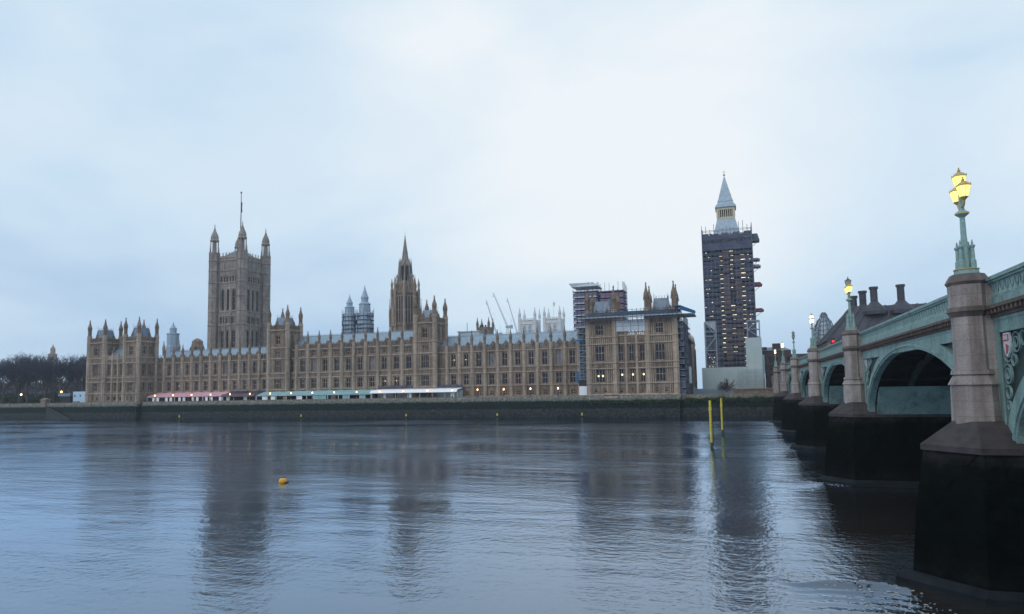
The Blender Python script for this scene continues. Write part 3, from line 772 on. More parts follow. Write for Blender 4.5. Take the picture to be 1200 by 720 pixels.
# right-hand end block
t = thing('corner_pavilion', 'stone end block by the clock tower under a scaffold roof', 'palace block', (-33.8, 232, TER))
R2 = ((11.8, 16.7), (18.9, 24.5))
square_tower(t, -48.5, -39.0, 225.0, 234.0, 33.2, [(-44.4, 3.0, a, b, 3) for a, b in R2] + [(-44.4, 2.5, 27.9, 31.6, 3), (-46.0, 0.9, 8.3, 9.8, 1), (-42.8, 0.9, 8.3, 9.8, 1)], [], STR, 39.8, 44.8, turrets='ABCD')
square_tower(t, -28.4, -19.0, 225.0, 234.0, 33.2, [(-24.2, 3.0, a, b, 3) for a, b in R2] + [(-24.2, 2.5, 27.9, 31.6, 3), (-25.6, 0.9, 8.3, 9.8, 1), (-22.6, 0.9, 8.3, 9.8, 1)],
             [(u, 1.6, a, b, 2) for u in (228.2, 231.3) for a, b in R2], STR, 39.8, 45.3)
lk = MB(); MF = front(225.7); us = (-38.1+0.9, -33.7, -30.2)
us = (-37.4, -33.8, -30.2)
ops = [(u - 0.75, u + 0.75, a, b) for u in us for a, b in R2] + [(u - 0.4, u + 0.4, 8.3, 9.8) for u in us]
face_layer(lk, MF, -39.0, -28.4, TER, 27.4, ops, 0, 0.7); lk.box(-39.0, -28.4, 226.42, 234, TER, 27.4)
carved(lk, MF, -38.9, -28.5, 16.9, 18.15); carved(lk, MF, -38.9, -28.5, 25.0, 26.9, 0.5)
for u in us:
    for q in (-1, 1): 
        for a, b in R2: MF(lk, u + q*1.05 - 0.08, u + q*1.05 + 0.08, a - 0.2, b + 0.3, -0.1, 0.003)
obj('link_wall', lk, STONE, t)
sb = MB()
for z in STR[:4]: string(sb, MF, -39, -28.4, z)
parapet_mb(sb, MF, -38.9, -28.5, 27.4, 28.8)
for u in (-38.6, -35.6, -32.0, -28.8): sb.lathe(u, 225.6, [(0.5, 7), (0.42, 28.6)], 8)
obj('link_cornice', sb, STONE_LT, t)
for u in us:
    for a, b in R2: add_window(t, MF, u, a, 1.5, b - a, 2)
    add_window(t, MF, u, 8.3, 0.8, 1.5, 1)
    lm = MB().lathe(u + 0.25, 225.75, [(0.16, 14.0), (0.28, 14.3), (0.16, 14.6)], 8)
    obj('window_lamp', lm, WARM, t)
for dx in (-0.75, 0.75):
    obj('window_lamp', MB().lathe(-44.4 + dx, 225.25, [(0.16, 13.7), (0.26, 13.95), (0.16, 14.25)], 8), WARM, t)
obj('ashlar_base', MB().box(-48.6, -18.9, 224.3, 224.98, TER, 8.0).box(-43.2, -38.2, 224.0, 224.29, TER, 8.2), STONE_LT, t)

# range running back from the river on the right-hand return
t = thing('side_wing', 'shadowed side range running back behind the scaffolded end block', 'palace wing', (-24, 285, TER))
MS = side(-19.6)
wall = MB(); ed = [239 + 6.4 * k for k in range(15)]
ops = []
for a, b in zip(ed, ed[1:]):
    c = (a + b)/2; ops += [(c - 1.1, c + 1.1, *LOW), (c - 1.1, c + 1.1, *UPP)]
face_layer(wall, MS, 234.02, 328.6, TER, 25.0, ops, 0, 0.7)
wall.box(-34, -20.32, 234.02, 328.6, TER, 25.0)
for a, b in zip(ed, ed[1:]): carved(wall, MS, a + .6, b - .6, 16.75, 18.15)
obj('wall', wall, STONE, t)
pb = MB(); parapet_mb(pb, MS, 234.1, 328.6, 25.0, 26.9)
for z in (11.45, 16.35, 18.3, 24.45): string(pb, MS, 234.1, 328.6, z)
obj('parapet', pb, STONE_LT, t)
for e_ in ed: add_buttress(t, -19.4, e_, TER, 27.2, 0.7, (11.45, 16.35, 18.3, 24.45), 6.0)
for a, b in zip(ed, ed[1:]):
    add_window(t, MS, (a+b)/2, LOW[0], 2.2, LOW[1]-LOW[0], 2); add_window(t, MS, (a+b)/2, UPP[0], 2.2, UPP[1]-UPP[0], 2)
rb = MB(); rb.face([(-20.6, 234.1, 25.2), (-20.6, 328.5, 25.2), (-27, 328.5, 31), (-27, 234.1, 31)]); rb.face([(-33.5, 234.1, 25.2), (-27, 234.1, 31), (-27, 328.5, 31), (-33.5, 328.5, 25.2)])
rb.face([(-20.6, 328.5, 25.2), (-33.5, 328.5, 25.2), (-27, 328.5, 31)]); rb.face([(-33.5, 234.1, 25.2), (-20.6, 234.1, 25.2), (-27, 234.1, 31)])
obj('roof', rb, LEAD, t)

# ------------------------------------------------------------------ the great square tower on the left
def great_tower():
    xc, yc, s = -278.0, 320.0, 10.0
    t = thing('square_tower', 'tallest square stone tower with a flagpole behind the left wing', 'tower', (xc, yc, 6.5))
    h = s - 0.8
    Zp = 88.0
    body = MB(); MF, MS = front(yc - h), side(xc + h)
    wz = [(58.5, 71.0), (36.5, 47.0), (22.0, 32.0)]
    offs = (-3.9, 0.0, 3.9)
    opsF = [(xc + o - 1.25, xc + o + 1.25, a, b) for o in offs for a, b in wz]
    opsS = [(yc + o - 1.25, yc + o + 1.25, a, b) for o in offs for a, b in wz]
    sm = [(51.0, 54.4), (75.2, 78.6)]
    for k in range(6):
        o = -5.2 + k * 2.08
        for a, b in sm:
            opsF.append((xc + o - 0.65, xc + o + 0.65, a, b)); opsS.append((yc + o - 0.65, yc + o + 0.65, a, b))
    face_layer(body, MF, xc - h, xc + h - 0.001, 6.5, Zp, opsF, 0, 1.3)
    face_layer(body, MS, yc - h + 1.301, yc + h, 6.5, Zp, opsS, 0, 1.3)
    body.box(xc - h, xc + h - 1.32, yc - h + 1.32, yc + h, 6.5, Zp - 0.003)
    for M, c in ((MF, xc), (MS, yc)):
        carved(body, M, c - 6, c + 6, 79.4, 81.2, 1.0, -0.12); carved(body, M, c - 6, c + 6, 72.2, 74.4, 0.8, -0.12)
        carved(body, M, c - 6, c + 6, 47.6, 49.4, 0.8, -0.12); carved(body, M, c - 6, c + 6, 55.2, 57.4, 0.8, -0.12)
        carved(body, M, c - 6, c + 6, 82.6, 87.4, 1.5, -0.25)
        for o in (-5.9, -1.95, 1.95, 5.9):
            M(body, c + o - 0.35, c + o + 0.35, 34, 71.5, -0.5, 0.01)
    obj('wall', body, STONE_GY, t)
    rb_ = MB()
    for M, c in ((MF, xc), (MS, yc)):
        for k in range(11):
            o = -5.9 + k * 1.18
            for za, zb in ((72.4, 74.3), (79.2, 81.4), (82.4, 87.4), (55.0, 57.4), (47.4, 49.4)): M(rb_, c + o - 0.14, c + o + 0.14, za, zb, -0.3, 0.012)
            if k in (0, 3, 4, 6, 7, 10):
                for za, zb in ((58.5, 71.2), (36, 47)): M(rb_, c + o - 0.16, c + o + 0.16, za, zb, -0.42, 0.012)
    obj('panel_ribs', rb_, STONE_GL, t)
    sb = MB()
    for z in (49.6, 54.9, 57.6, 74.5, 81.6, 87.6): string(sb, MF, xc - h, xc + h + 0.4, z, 0.6, -0.55); string(sb, MS, yc - h - 0.004, yc + h, z, 0.602, -0.55)
    obj('cornice', sb, STONE_GY, t)
    pb = MB()
    for M, c in ((MF, xc), (MS, yc)):
        for k in range(13):
            u = c - 7 + k * 1.16
            M(pb, u - 0.35, u + 0.35, Zp, Zp + 2.6, -0.2, 0.5)
            if k % 2 == 0: M(pb, u - 0.16, u + 0.16, Zp + 2.6, Zp + 4.6, 0.0, 0.35)
        M(pb, c - 7.2, c + 7.2, Zp + 1.5, Zp + 2.2, -0.15, 0.45)
        M(pb, c - 7.2, c + 7.2, Zp - 0.1, Zp + 0.6, -0.3, 0.6)
    obj('parapet', pb, STONE_GY, t)
    for M, c in ((MF, xc), (MS, yc)):
        for o in offs:
            for a, b in wz: add_window(t, M, c + o, a, 2.5, b - a, 2, True, STONE_GY)
        for k in range(6):
            for a, b in sm: add_window(t, M, c - 5.2 + k*2.08, a, 1.3, b - a, 1, True, STONE_GY)
    tm = MB()
    r = 2.95
    prof = [(r*1.1, 0)]
    for z in (49.6, 57.6, 66, 74.5, 81.6, 87.6): prof += [(r, z - 6.9), (r*1.1, z - 6.5), (r*1.1, z - 5.9), (r, z - 5.6)]
    prof += [(r, 85.0), (r*1.08, 85.4), (r*1.08, 86.2), (r*0.84, 86.3)]
    tm.lathe(0, 0, prof, 8)
    for k in range(8):
        a = math.pi/4 * k + math.pi/8
        x, y = math.cos(a), math.sin(a)
        tm.tube((x*r, y*r, 0.2), (x*r, y*r, 86), 0.2, 0.2, 4)
    # open lantern stage
    for k in range(8):
        a = math.pi/4 * k + math.pi/8
        x, y = math.cos(a)*r*0.74, math.sin(a)*r*0.74
        tm.tube((x, y, 86.2), (x, y, 93.2), 0.3, 0.26, 5)
        tm.tube((x*1.25, y*1.25, 86.0), (x*1.25, y*1.25, 90.0), 0.2, 0.02, 4)
    tm.lathe(0, 0, [(1.1, 86.2), (1.1, 93)], 8)
    tm.lathe(0, 0, [(r*0.86, 93.0), (r*0.9, 93.7), (r*0.74, 94.2), (r*0.8, 95.2), (r*0.66, 96.8), (r*0.3, 99.2), (0.16, 101.6), (0.32, 101.8), (0.05, 103.6)], 8)
    tme = tm.mesh('turret', STONE_GY)
    for dx, dy in ((-s, -s), (s, -s), (s, s), (-s, s)): inst('turret', tme, t, (xc + dx, yc + dy, 6.5))
    rf = MB().prism([(xc-7.6, yc-7.6), (xc+7.6, yc-7.6), (xc+7.6, yc+7.6), (xc-7.6, yc+7.6)], Zp, 91, [(xc-6.6, yc-6.6), (xc+6.6, yc-6.6), (xc+6.6, yc+6.6), (xc-6.6, yc+6.6)])
    for k in range(12):
        for (x, y) in ((xc - 6.4 + k*1.16, yc - 6.5), (xc + 6.5, yc - 6.4 + k*1.16)): rf.tube((x, y, 90.8), (x, y, 93.0 + (k % 3)*0.5), 0.16, 0.05, 4)
    rf.prism([(xc-6.5, yc-6.5), (xc+6.5, yc-6.5), (xc+6.5, yc+6.5), (xc-6.5, yc+6.5)], 91.003, 95.5, [(xc-1.5, yc-1.5), (xc+1.5, yc-1.5), (xc+1.5, yc+1.5), (xc-1.5, yc+1.5)])
    rf.lathe(xc, yc, [(1.5, 95), (1.2, 99), (0.5, 101)], 8)
    obj('roof', rf, LEAD_DK, t)
    pl = MB(); pl.tube((xc, yc, 100), (xc, yc, 130.0), 0.38, 0.2, 6); pl.lathe(xc, yc, [(0.2, 130), (0.5, 130.3), (0.5, 130.9), (0.1, 131.3)], 6)
    po = obj('flagpole', pl, SCAF, t)
    fb = MB()
    for k in range(8):                        # limp flag hanging along the pole
        z = 118.5 + k * 0.75
        fb.lathe(xc + 0.45 + 0.12*math.sin(k*1.3), yc, [(0.34 + 0.1*math.sin(k*2.1), z), (0.3 + 0.1*math.cos(k*1.7), z + 0.76)], 7)
    obj('flag', fb, FLAGR, po)
great_tower()

# ------------------------------------------------------------------ octagonal spire tower in the middle
def spire_tower():
    cx, cy = -156.8, 298.0
    t = thing('spire_tower', 'octagonal stone tower with a slender spire over the middle range', 'tower', (cx, cy, 6.5))
    Rb = 6.2
    m = MB()
    m.lathe(cx, cy, [(Rb + 0.4, 6.5), (Rb + 0.4, 39.5), (Rb, 40.5), (Rb, 58.0), (Rb + 0.35, 58.4), (Rb + 0.35, 59.6), (Rb - 0.4, 60.0), (4.4, 62.6), (4.2, 63.6)], 8)
    m.lathe(cx, cy, [(Rb + 0.5, 42.3), (Rb + 0.5, 42.9)], 8)
    obj('wall', m, STONE, t)
    wm = MB(); wm.box(-0.42, 0.42, -0.12, 0.0, 0, 13.2)
    fm = MB()
    for u in (-0.5, 0.5): fm.box(u - 0.09, u + 0.09, -0.25, 0, 0, 13.4)
    for z in (0, 6.4, 13.3): fm.box(-0.6, 0.6, -0.24, 0, z, z + 0.2)
    wme, fme = wm.mesh('window_pane', GLASS), fm.mesh('window', STONE_LT)
    ap = Rb * math.cos(math.pi/8)
    for k in range(8):
        a = -math.pi/2 + k * math.pi/4
        for o in (-1.4, 0.0, 1.4):
            x = cx + math.cos(a)*ap - math.sin(a)*o; y = cy + math.sin(a)*ap + math.cos(a)*o
            w = inst('window', fme, t, (x, y, 43.6), a + math.pi/2)
            child0('window_pane', wme, w)
    bm_ = buttress_mesh(0.62, 38.0, 61.0, (42.5, 51, 58.5), STONE_LT)
    for k in range(8):
        a = math.pi/8 + k * math.pi/4
        x, y = cx + math.cos(a)*(Rb + 0.5), cy + math.sin(a)*(Rb + 0.5)
        b = inst('buttress', bm_, t, (x, y, 38.0)); inst('pinnacle', pinnacle_mesh(0.5, 5.6, STONE_LT), b, (x, y, 61.0))
        x2, y2 = cx + math.cos(a)*(Rb + 1.6), cy + math.sin(a)*(Rb + 1.6)
        b = inst('outer_pinnacle', pinnacle_mesh(0.42, 14.5, STONE_LT), t, (x2, y2, 42.0))
    # lantern stage
    m = MB()
    m.lathe(cx, cy, [(4.0, 62.8), (3.9, 64.6), (2.8, 64.7), (2.5, 72.2), (3.1, 72.6), (3.0, 73.6), (2.2, 75.0)], 8)
    for k in range(8):
        a = math.pi/8 + k * math.pi/4
        x, y = math.cos(a), math.sin(a)
        m.tube((cx + x*3.8, cy + y*3.8, 63), (cx + x*3.0, cy + y*3.0, 74.2), 0.42, 0.32, 6)
        m.tube((cx + x*3.0, cy + y*3.0, 74.2), (cx + x*2.9, cy + y*2.9, 77.0), 0.36, 0.03, 6)
        m.tube((cx + x*5.6, cy + y*5.6, 62), (cx + x*4.0, cy + y*4.0, 68.5), 0.28, 0.24, 5)   # flying ribs
        m.tube((cx + x*5.0, cy + y*5.0, 61), (cx + x*5.0, cy + y*5.0, 68.5), 0.34, 0.03, 5)
        a2 = a + math.pi/8; x, y = math.cos(a2), math.sin(a2)
        m.tube((cx + x*5.4, cy + y*5.4, 59.5), (cx + x*5.4, cy + y*5.4, 65.5), 0.36, 0.03, 5); m.tube((cx + x*4.0, cy + y*4.0, 62), (cx + x*4.0, cy + y*4.0, 67.5), 0.3, 0.03, 5)
    obj('lantern_stage', m, STONE_GY, t)
    m = MB()
    for k in range(8):
        a = -math.pi/2 + k * math.pi/4
        x = cx + math.cos(a)*3.0; y = cy + math.sin(a)*3.0; q = 0.42
        m.slab([(x + math.sin(a)*q, y - math.cos(a)*q, 65.2), (x - math.sin(a)*q, y + math.cos(a)*q, 65.2), (x - math.sin(a)*q, y + math.cos(a)*q, 72), (x, y, 73), (x + math.sin(a)*q, y - math.cos(a)*q, 72)], (math.cos(a)*-0.4, math.sin(a)*-0.4, 0))
    obj('lantern_opening', m, GLASS, t)
    m = MB(); m.lathe(cx, cy, [(2.3, 74.0), (1.7, 75.6), (1.25, 79.4), (1.42, 79.6), (1.2, 80.0), (0.62, 84.2), (0.22, 87.6), (0.36, 87.8), (0.1, 88.6)], 8)
    for k in range(8):
        a = math.pi/8 + k * math.pi/4
        for q in range(10):
            f = q / 10; z = 75.3 + f * 12; r = 1.75 * (1 - f) + 0.22 * f
            m.box(cx + math.cos(a)*r - 0.12, cx + math.cos(a)*r + 0.12, cy + math.sin(a)*r - 0.12, cy + math.sin(a)*r + 0.12, z, z + 0.32)
    m.tube((cx, cy, 88.4), (cx, cy, 91.0), 0.08, 0.05, 4)
    obj('spire', m, STONE_GY, t)
spire_tower()

# ------------------------------------------------------------------ clock tower under scaffold
def clock_tower():
    cx, cy = -2.2, 320.5
    t = thing('clock_tower', 'tall clock tower wrapped in dark scaffold with lit decks and a bare spire', 'tower', (cx, cy, 6.5))
    x0, x1, y0, y1 = -12.9, 8.3, 310.0, 331.0
    m = MB().box(cx - 6.2, cx + 6.2, cy - 6.2, cy + 6.2, 6.5, 78)
    for k in range(7):
        u = cx - 5.4 + k * 1.8
        m.box(u - 0.25, u + 0.25, cy - 6.5, cy - 6.19, 10, 62)
    for k in range(12): m.box(cx - 6.4, cx + 6.4, cy - 6.42, cy - 6.18, 12 + k*5.4, 12.5 + k*5.4)
    obj('tower_shaft', m, STONE, t)
    # what stands clear of the scaffold: lower roof, belfry lantern, spire
    m = MB(); sq = lambda r: [(cx - r, cy - r), (cx + r, cy - r), (cx + r, cy + r), (cx - r, cy + r)]
    m.prism(sq(6.6), 77.5, 80.0, sq(5.4)); m.prism(sq(5.4), 80.0, 86.2, sq(3.9))
    for k in range(5):
        u = -3.0 + k * 1.5
        m.slab([(cx + u - 0.35, cy - 5.35, 81.0), (cx + u + 0.35, cy - 5.35, 81.0), (cx + u, cy - 5.35, 82.2)], (0, 1.6, 0))
    obj('lower_roof', m, LEAD, t)
    m = MB(); m.box(cx - 3.2, cx + 3.2, cy - 3.2, cy + 3.2, 86.2, 91.0)
    obj('belfry_core', m, DARK, t)
    m = MB(); m.box(cx - 4.0, cx + 4.0, cy - 4.0, cy + 4.0, 86.2, 87.0); m.box(cx - 4.0, cx + 4.0, cy - 4.0, cy + 4.0, 90.5, 91.6)
    for k in range(9):
        u = -3.6 + k * 0.9
        w = 0.5 if k in (0, 8) else 0.18
        m.box(cx + u - w, cx + u + w, cy - 3.9, cy - 3.2, 87.0, 90.5); m.box(cx + 3.2, cx + 3.9, cy + u - w, cy + u + w, 87.0, 90.5); m.box(cx - 3.9, cx - 3.2, cy + u - w, cy + u + w, 87.0, 90.5)
    obj('belfry', m, CREAMST, t)
    m = MB(); m.prism(sq(4.6), 91.6, 92.2, sq(4.5)); m.prism(sq(4.5), 92.2, 93.4, sq(3.6)); m.prism(sq(3.6), 93.4, 106.6, sq(0.3))
    for k in range(4):
        z = 94.5 + 3 * k; r = 3.6 * (1 - (z - 93.4) / 13.2) + 0.16
        m.prism(sq(r), z, z + 0.35, sq(r - 0.05))
    obj('spire', m, LEAD, t)
    m = MB(); m.tube((cx, cy, 106.4), (cx, cy, 110.2), 0.16, 0.06, 5); m.lathe(cx, cy, [(0.1, 107.2), (0.5, 107.6), (0.5, 108.0), (0.1, 108.4)], 8); m.box(cx - 0.6, cx + 0.6, cy - 0.06, cy + 0.06, 109.1, 109.3)
    obj('finial', m, GILT, t)
    # scaffold
    step = 2.05; z0 = 17.0; n = 30
    dk = MB().box(x0, x1, y0, y0 + 4.2, 0, 0.22).box(x0, x0 + 4.2, y0 + 4.21, y1, 0, 0.22).box(x1 - 4.2, x1, y0 + 4.21, y1, 0, 0.22).box(x0 + 4.21, x1 - 4.21, y1 - 4.2, y1, 0, 0.22).mesh('scaffold_deck', SCAF, ((x0+x1)/2, cy, 0))
    for k in range(n): inst('scaffold_deck', dk, t, ((x0+x1)/2, cy, z0 + k*step))
    rnd = random.Random(3)
    ztop = z0 + n * step
    p = MB()
    nx = 12
    for i in range(nx + 1):
        u = x0 + (x1 - x0) * i / nx
        v = y0 + (y1 - y0) * i / nx
        for ext, q in ((rnd.uniform(0.5, 4.8), 'f'), (rnd.uniform(0.5, 3.5), 'b')):
            top = ztop + (ext if abs(i - nx/2) > 2.2 else ext * 0.3)
            if q == 'f': p.tube((u, y0 - 0.1, 17), (u, y0 - 0.1, top), 0.11, 0.11, 4)
            else: p.tube((u, y0 + 3.8, 17), (u, y0 + 3.8, top), 0.1, 0.1, 4)
        for xx in (x0 - 0.1, x1 + 0.1): p.tube((xx, v, 17), (xx, v, ztop + rnd.uniform(0.5, 4.5)), 0.11, 0.11, 4)
    for k in range(n + 1):
        z = z0 + k * step
        for dz in (0.6, 1.15): 
            p.tube((x0, y0 - 0.16, z + dz), (x1, y0 - 0.16, z + dz), 0.09, 0.09, 4)
            p.tube((x1 + 0.16, y0, z + dz), (x1 + 0.16, y1, z + dz), 0.06, 0.06, 4)
    for k in range(0, n, 3):
        for i in (0, 3, 8):
            u = x0 + (x1 - x0) * i / nx
            p.tube((u, y0 - 0.2, z0 + k*step), (u + (x1-x0)*4/nx, y0 - 0.2, z0 + (k+3)*step), 0.07, 0.07, 4)
    obj('scaffold_poles', p, SCAF_BL, t)
    a, b = MB(), MB()
    cols = [x0 + (x1 - x0) * f for f in (0, 0.205, 0.33, 0.40, 0.53, 0.63, 0.745, 0.85, 1.0)]
    for k in range(n):
        z = z0 + k * step
        for c in range(8):
            u0_, u1_ = cols[c], cols[c+1]
            if c in (2, 4, 6):                # open bays where the strip lights show
                if rnd.random() < 0.35: b.box(u0_ + 0.02, u1_ - 0.02, y0 + 0.9, y0 + 0.95, z + 0.25, z + 1.0)
                continue
            hh = 1.9 if rnd.random() < 0.45 else rnd.uniform(0.8, 1.6)
            (a if c in (0, 7, 1) or rnd.random() < 0.15 else b).box(u0_, u1_ - 0.004, y0 + 0.02 + rnd.uniform(0, .12), y0 + 0.15, z + 0.23, z + 0.22 + hh - 0.2)
        a.box(x1 - 0.06, x1 - 0.02, y0 + 0.2, y1 - 0.2, z + 0.23, z + (1.9 if rnd.random() < .75 else 1.2))
        a.box(x0 + 0.02, x0 + 0.06, y0 + 0.2, y1 - 0.2, z + 0.23, z + (1.9 if rnd.random() < .75 else 1.2))
    obj('debris_netting', a, NET, t); obj('brown_netting', b, NET_BR, t)
    obj('inner_netting', MB().box(x0 + 0.3, x1 - 0.3, y0 + 4.25, y0 + 4.3, 17, ztop), NET_BR, t)
    obj('top_screen', MB().box(x0 + 0.2, x1 - 0.2, y0 - 0.35, y0 - 0.25, 70.5, 74.0).box(x0, x1, y0 - 0.3, y0 - 0.2, 75.3, 77.0), NET, t)
    st2 = [MB().box(-0.95, 0.95, -0.1, 0.1, -0.1, 0.1).mesh('strip_light', m_) for m_ in (STRIP, STRIP, STRIP_D, STRIP_D, STRIP_D)]
    lamps = 0
    for k in range(n - 1):
        z = z0 + k * step + 1.55
        for q, f in enumerate((0.365, 0.58, 0.797)):
            if rnd.random() < 0.12 or (k < 3 and rnd.random() < .5): continue
            if 69.5 < z < 75 and q != 1: continue
            o = inst('strip_light', rnd.choice(st2), t, (x0 + (x1-x0)*f + rnd.uniform(-.25, .25), y0 + 0.6, z)); lamps += 1
            o.scale = (rnd.uniform(0.45, 1.0), 1, rnd.uniform(0.7, 1.6))
    dot = MB().lathe(0, 0, [(0.1, -0.15), (0.2, 0), (0.1, 0.15)], 6).mesh('work_lamp', STRIP)
    for k in range(46):
        f = rnd.choice((0.03, 0.06, 0.12, 0.15, 0.9, 0.94)) + rnd.uniform(-.012, .012)
        inst('work_lamp', dot, t, (x0 + (x1-x0)*f, y0 - 0.15, z0 + rnd.randrange(n) * step + 1.3))
    # loading platforms cantilevered on the right
    for z, ln, mt, hh in ((42.2, 3.6, REDP, 1.0), (53.6, 3.4, REDP, 1.2), (61.9, 3.2, NET_PU, 0.8), (65.0, 3.0, NET_PU, 0.6), (73.6, 3.2, NET_BL, 3.0)):
        pm = MB(); pm.box(x1 + 0.2, x1 + ln, y0 + 1, y0 + 6, z, z + 0.3)
        pm.slab([(x1 + 0.2, y0 + 0.9, z + 0.31), (x1 + ln, y0 + 0.9, z + 0.31), (x1 + ln - 0.8, y0 + 0.9, z + 0.3 + hh), (x1 + 0.2, y0 + 0.9, z + 0.3 + hh)], (0, 0.12, 0))
        pm.box(x1 + ln - 0.1, x1 + ln, y0 + 1.03, y0 + 6, z + 0.3, z + 0.9)
        pm.tube((x1 + ln - 0.3, y0 + 1.2, z), (x1 + 0.1, y0 + 1.2, z - 2.4), 0.1, 0.1, 4)
        obj('loading_platform', pm, mt, t)
clock_tower()

# steel gantries and hoarding at the foot of the clock tower
def truss(mb, x0, x1, y, z0, z1, n, r=0.22, dep=2.5):
    for yy in (y, y + dep):
        for x in (x0, x1): mb.tube((x, yy, z0), (x, yy, z1), r, r, 4)
        for k in range(n + 1):
            z = z0 + (z1 - z0) * k / n
            mb.tube((x0, yy, z), (x1, yy, z), r * 0.8, r * 0.8, 4)
            if k < n:
                za, zb = z, z0 + (z1 - z0)*(k+1)/n
                if k % 2: mb.tube((x0, yy, za), (x1, yy, zb), r*0.7, r*0.7, 4)
                else: mb.tube((x1, yy, za), (x0, yy, zb), r*0.7, r*0.7, 4)
    for k in range(n + 1):
        z = z0 + (z1 - z0) * k / n
        for x in (x0, x1): mb.tube((x, y, z), (x, y + dep, z), r*0.7, r*0.7, 4)
t = thing('steel_gantry', 'grey braced steel gantry left of the clock tower foot', 'steel tower', (-10.2, 287, 6.5))
m = MB(); truss(m, -12.4, -8.0, 286.5, 6.5, 36.2, 5); obj('frame', m, SCAF_LT, t)
m = MB().box(-12.4, -8.0, 286.6, 289, 32.0, 32.2); m.slab([(-12.3, 286.3, 36), (-8.2, 286.3, 36), (-8.2, 286.3, 32.3)], (0, 0.2, 0)); obj('platform', m, SCAF_LT, t)
t = thing('steel_gantry', 'short steel frame standing on the hoarding right of the clock tower', 'steel tower', (6.8, 287, 28.9))
m = MB(); truss(m, 4.3, 8.9, 286.3, 28.9, 36.0, 2); obj('frame', m, SCAF_LT, t)
obj('cabin', MB().box(5.0, 7.6, 286.9, 288.4, 30.3, 34.6), NET_BL, t)
t = thing('site_hoarding', 'pale green L shaped site hoarding at the foot of the clock tower', 'hoarding', (-3, 287, 6.5))
m = MB(); m.box(-14.1, 3.3, 285.2, 285.5, 6.5, 17.3); m.box(3.3, 9.4, 285.0, 285.5, 6.5, 28.9)
for k in range(10): m.box(-14.1 + k*1.94, -14.02 + k*1.94, 285.12, 285.19, 6.5, 17.3)
obj('panel', m, HOARD, t)
obj('side_panel', MB().box(9.1, 9.4, 285.52, 296, 6.5, 28.9).box(9.42, 10.2, 286, 296, 6.5, 22.0), HOARD_SD, t)
m = MB()
for k in range(5): m.box(0.0, 9.3, 283.6, 283.75, 8.2 + k*1.9, 8.45 + k*1.9)
for x in (0, 3.1, 6.2, 9.3): m.box(x - 0.1, x + 0.1, 283.5, 283.75, 6.5, 17)
obj('access_scaffold', m, SCAF_LT, t)
obj('light_mast', MB().box(9.9, 10.15, 283.5, 283.7, 6.5, 14.5), WHITEP, t)
t = thing('site_fence', 'low grey fence panels in front of the pale hoarding', 'fence', (-3, 262, 6.5))
m = MB()
for k in range(16):
    x = -17 + k * 1.9
    m.box(x, x + 0.12, 262, 262.12, 6.5, 8.9)
    m.box(x + 0.12, x + 1.9, 262.02, 262.08, 6.6, 8.7 if k % 5 else 9.3)
obj('panel', m, LEAD_BL, t)

# ------------------------------------------------------------------ scaffolds round the right-hand end block
t = thing('roof_scaffold', 'flat scaffold roof deck with handrails over the end block', 'scaffold', (-33, 224, 33.5))
m = MB(); m.box(-51.5, -16.6, 222.6, 224.7, 33.6, 33.95); m.box(-18.7, -12.8, 224.71, 236, 33.6, 33.95); m.box(-51.5, -48.9, 224.71, 234, 33.6, 33.95)
obj('deck', m, SCAF_LT, t)
m = MB()
for x in [-51.5 + 1.45*k for k in range(25)]:
    m.tube((x, 222.5, 32.4), (x, 222.5, 36.3), 0.07, 0.07, 4); m.tube((x, 223.9, 31.6), (x, 222.5, 33.6), 0.06, 0.06, 4)
for z in (34.6, 35.2, 35.9): m.tube((-51.5, 222.5, z), (-16.6, 222.5, z), 0.06, 0.06, 4)
for z in (32.5, 33.1): m.tube((-51.5, 222.6, z), (-16.6, 222.6, z), 0.09, 0.09, 4)
obj('handrail', m, SCAF, t)
obj('toe_board', MB().box(-51.5, -16.6, 222.62, 222.68, 34.0, 34.35).box(-48, -17, 224.2, 224.3, 34.4, 35.6), NET_BL, t)
obj('blue_board', MB().box(-36, -31, 222.54, 222.6, 34.4, 34.9), BLUE, t)
m = MB()
m.slab([(-19.5, 222.3, 36.2), (-17, 221.8, 36.2), (-12.4, 225, 34.4), (-12.8, 230, 34.7), (-17.5, 231, 36.8)], (0, 0, 0.25))
m.slab([(-17, 221.8, 36.19), (-12.4, 225, 34.39), (-12.5, 225.1, 33.7), (-17, 221.9, 34.9)], (0.03, 0.2, 0))
obj('tarpaulin', m, BLUE, t)
obj('white_sheet', MB().box(-38.8, -28.6, 224.7, 224.8, 28.9, 32.6), SHEET, t)
m = MB()
for x in (-38.8, -36.2, -33.7, -31.1, -28.6): m.tube((x, 224.6, 28.6), (x, 224.6, 33.6), 0.07, 0.07, 4)
m.tube((-39, 224.6, 30.7), (-28.4, 224.6, 30.7), 0.05, 0.05, 4)
obj('sheet_frame', m, SCAF_LT, t)
t = thing('side_scaffold', 'blue netted scaffold on the shaded side of the end block', 'scaffold', (-17, 243, 6.5))
for k in range(13): obj('deck', MB().box(-18.5, -16.6, 226, 262, 7.5 + 2*k, 7.65 + 2*k), SCAF_LT, t)
m = MB()
for k in range(16):
    y = 226 + 2.4*k
    for x in (-16.5, -18.4): m.tube((x, y, 6.5), (x, y, 34.2 if y < 250 else 27.5), 0.07, 0.07, 4)
for k in range(26): m.tube((-16.45, 226, 7.9 + k), (-16.45, 262, 7.9 + k), 0.045, 0.045, 4)
obj('poles', m, SCAF, t)
m, m2 = MB(), MB(); rnd = random.Random(8)
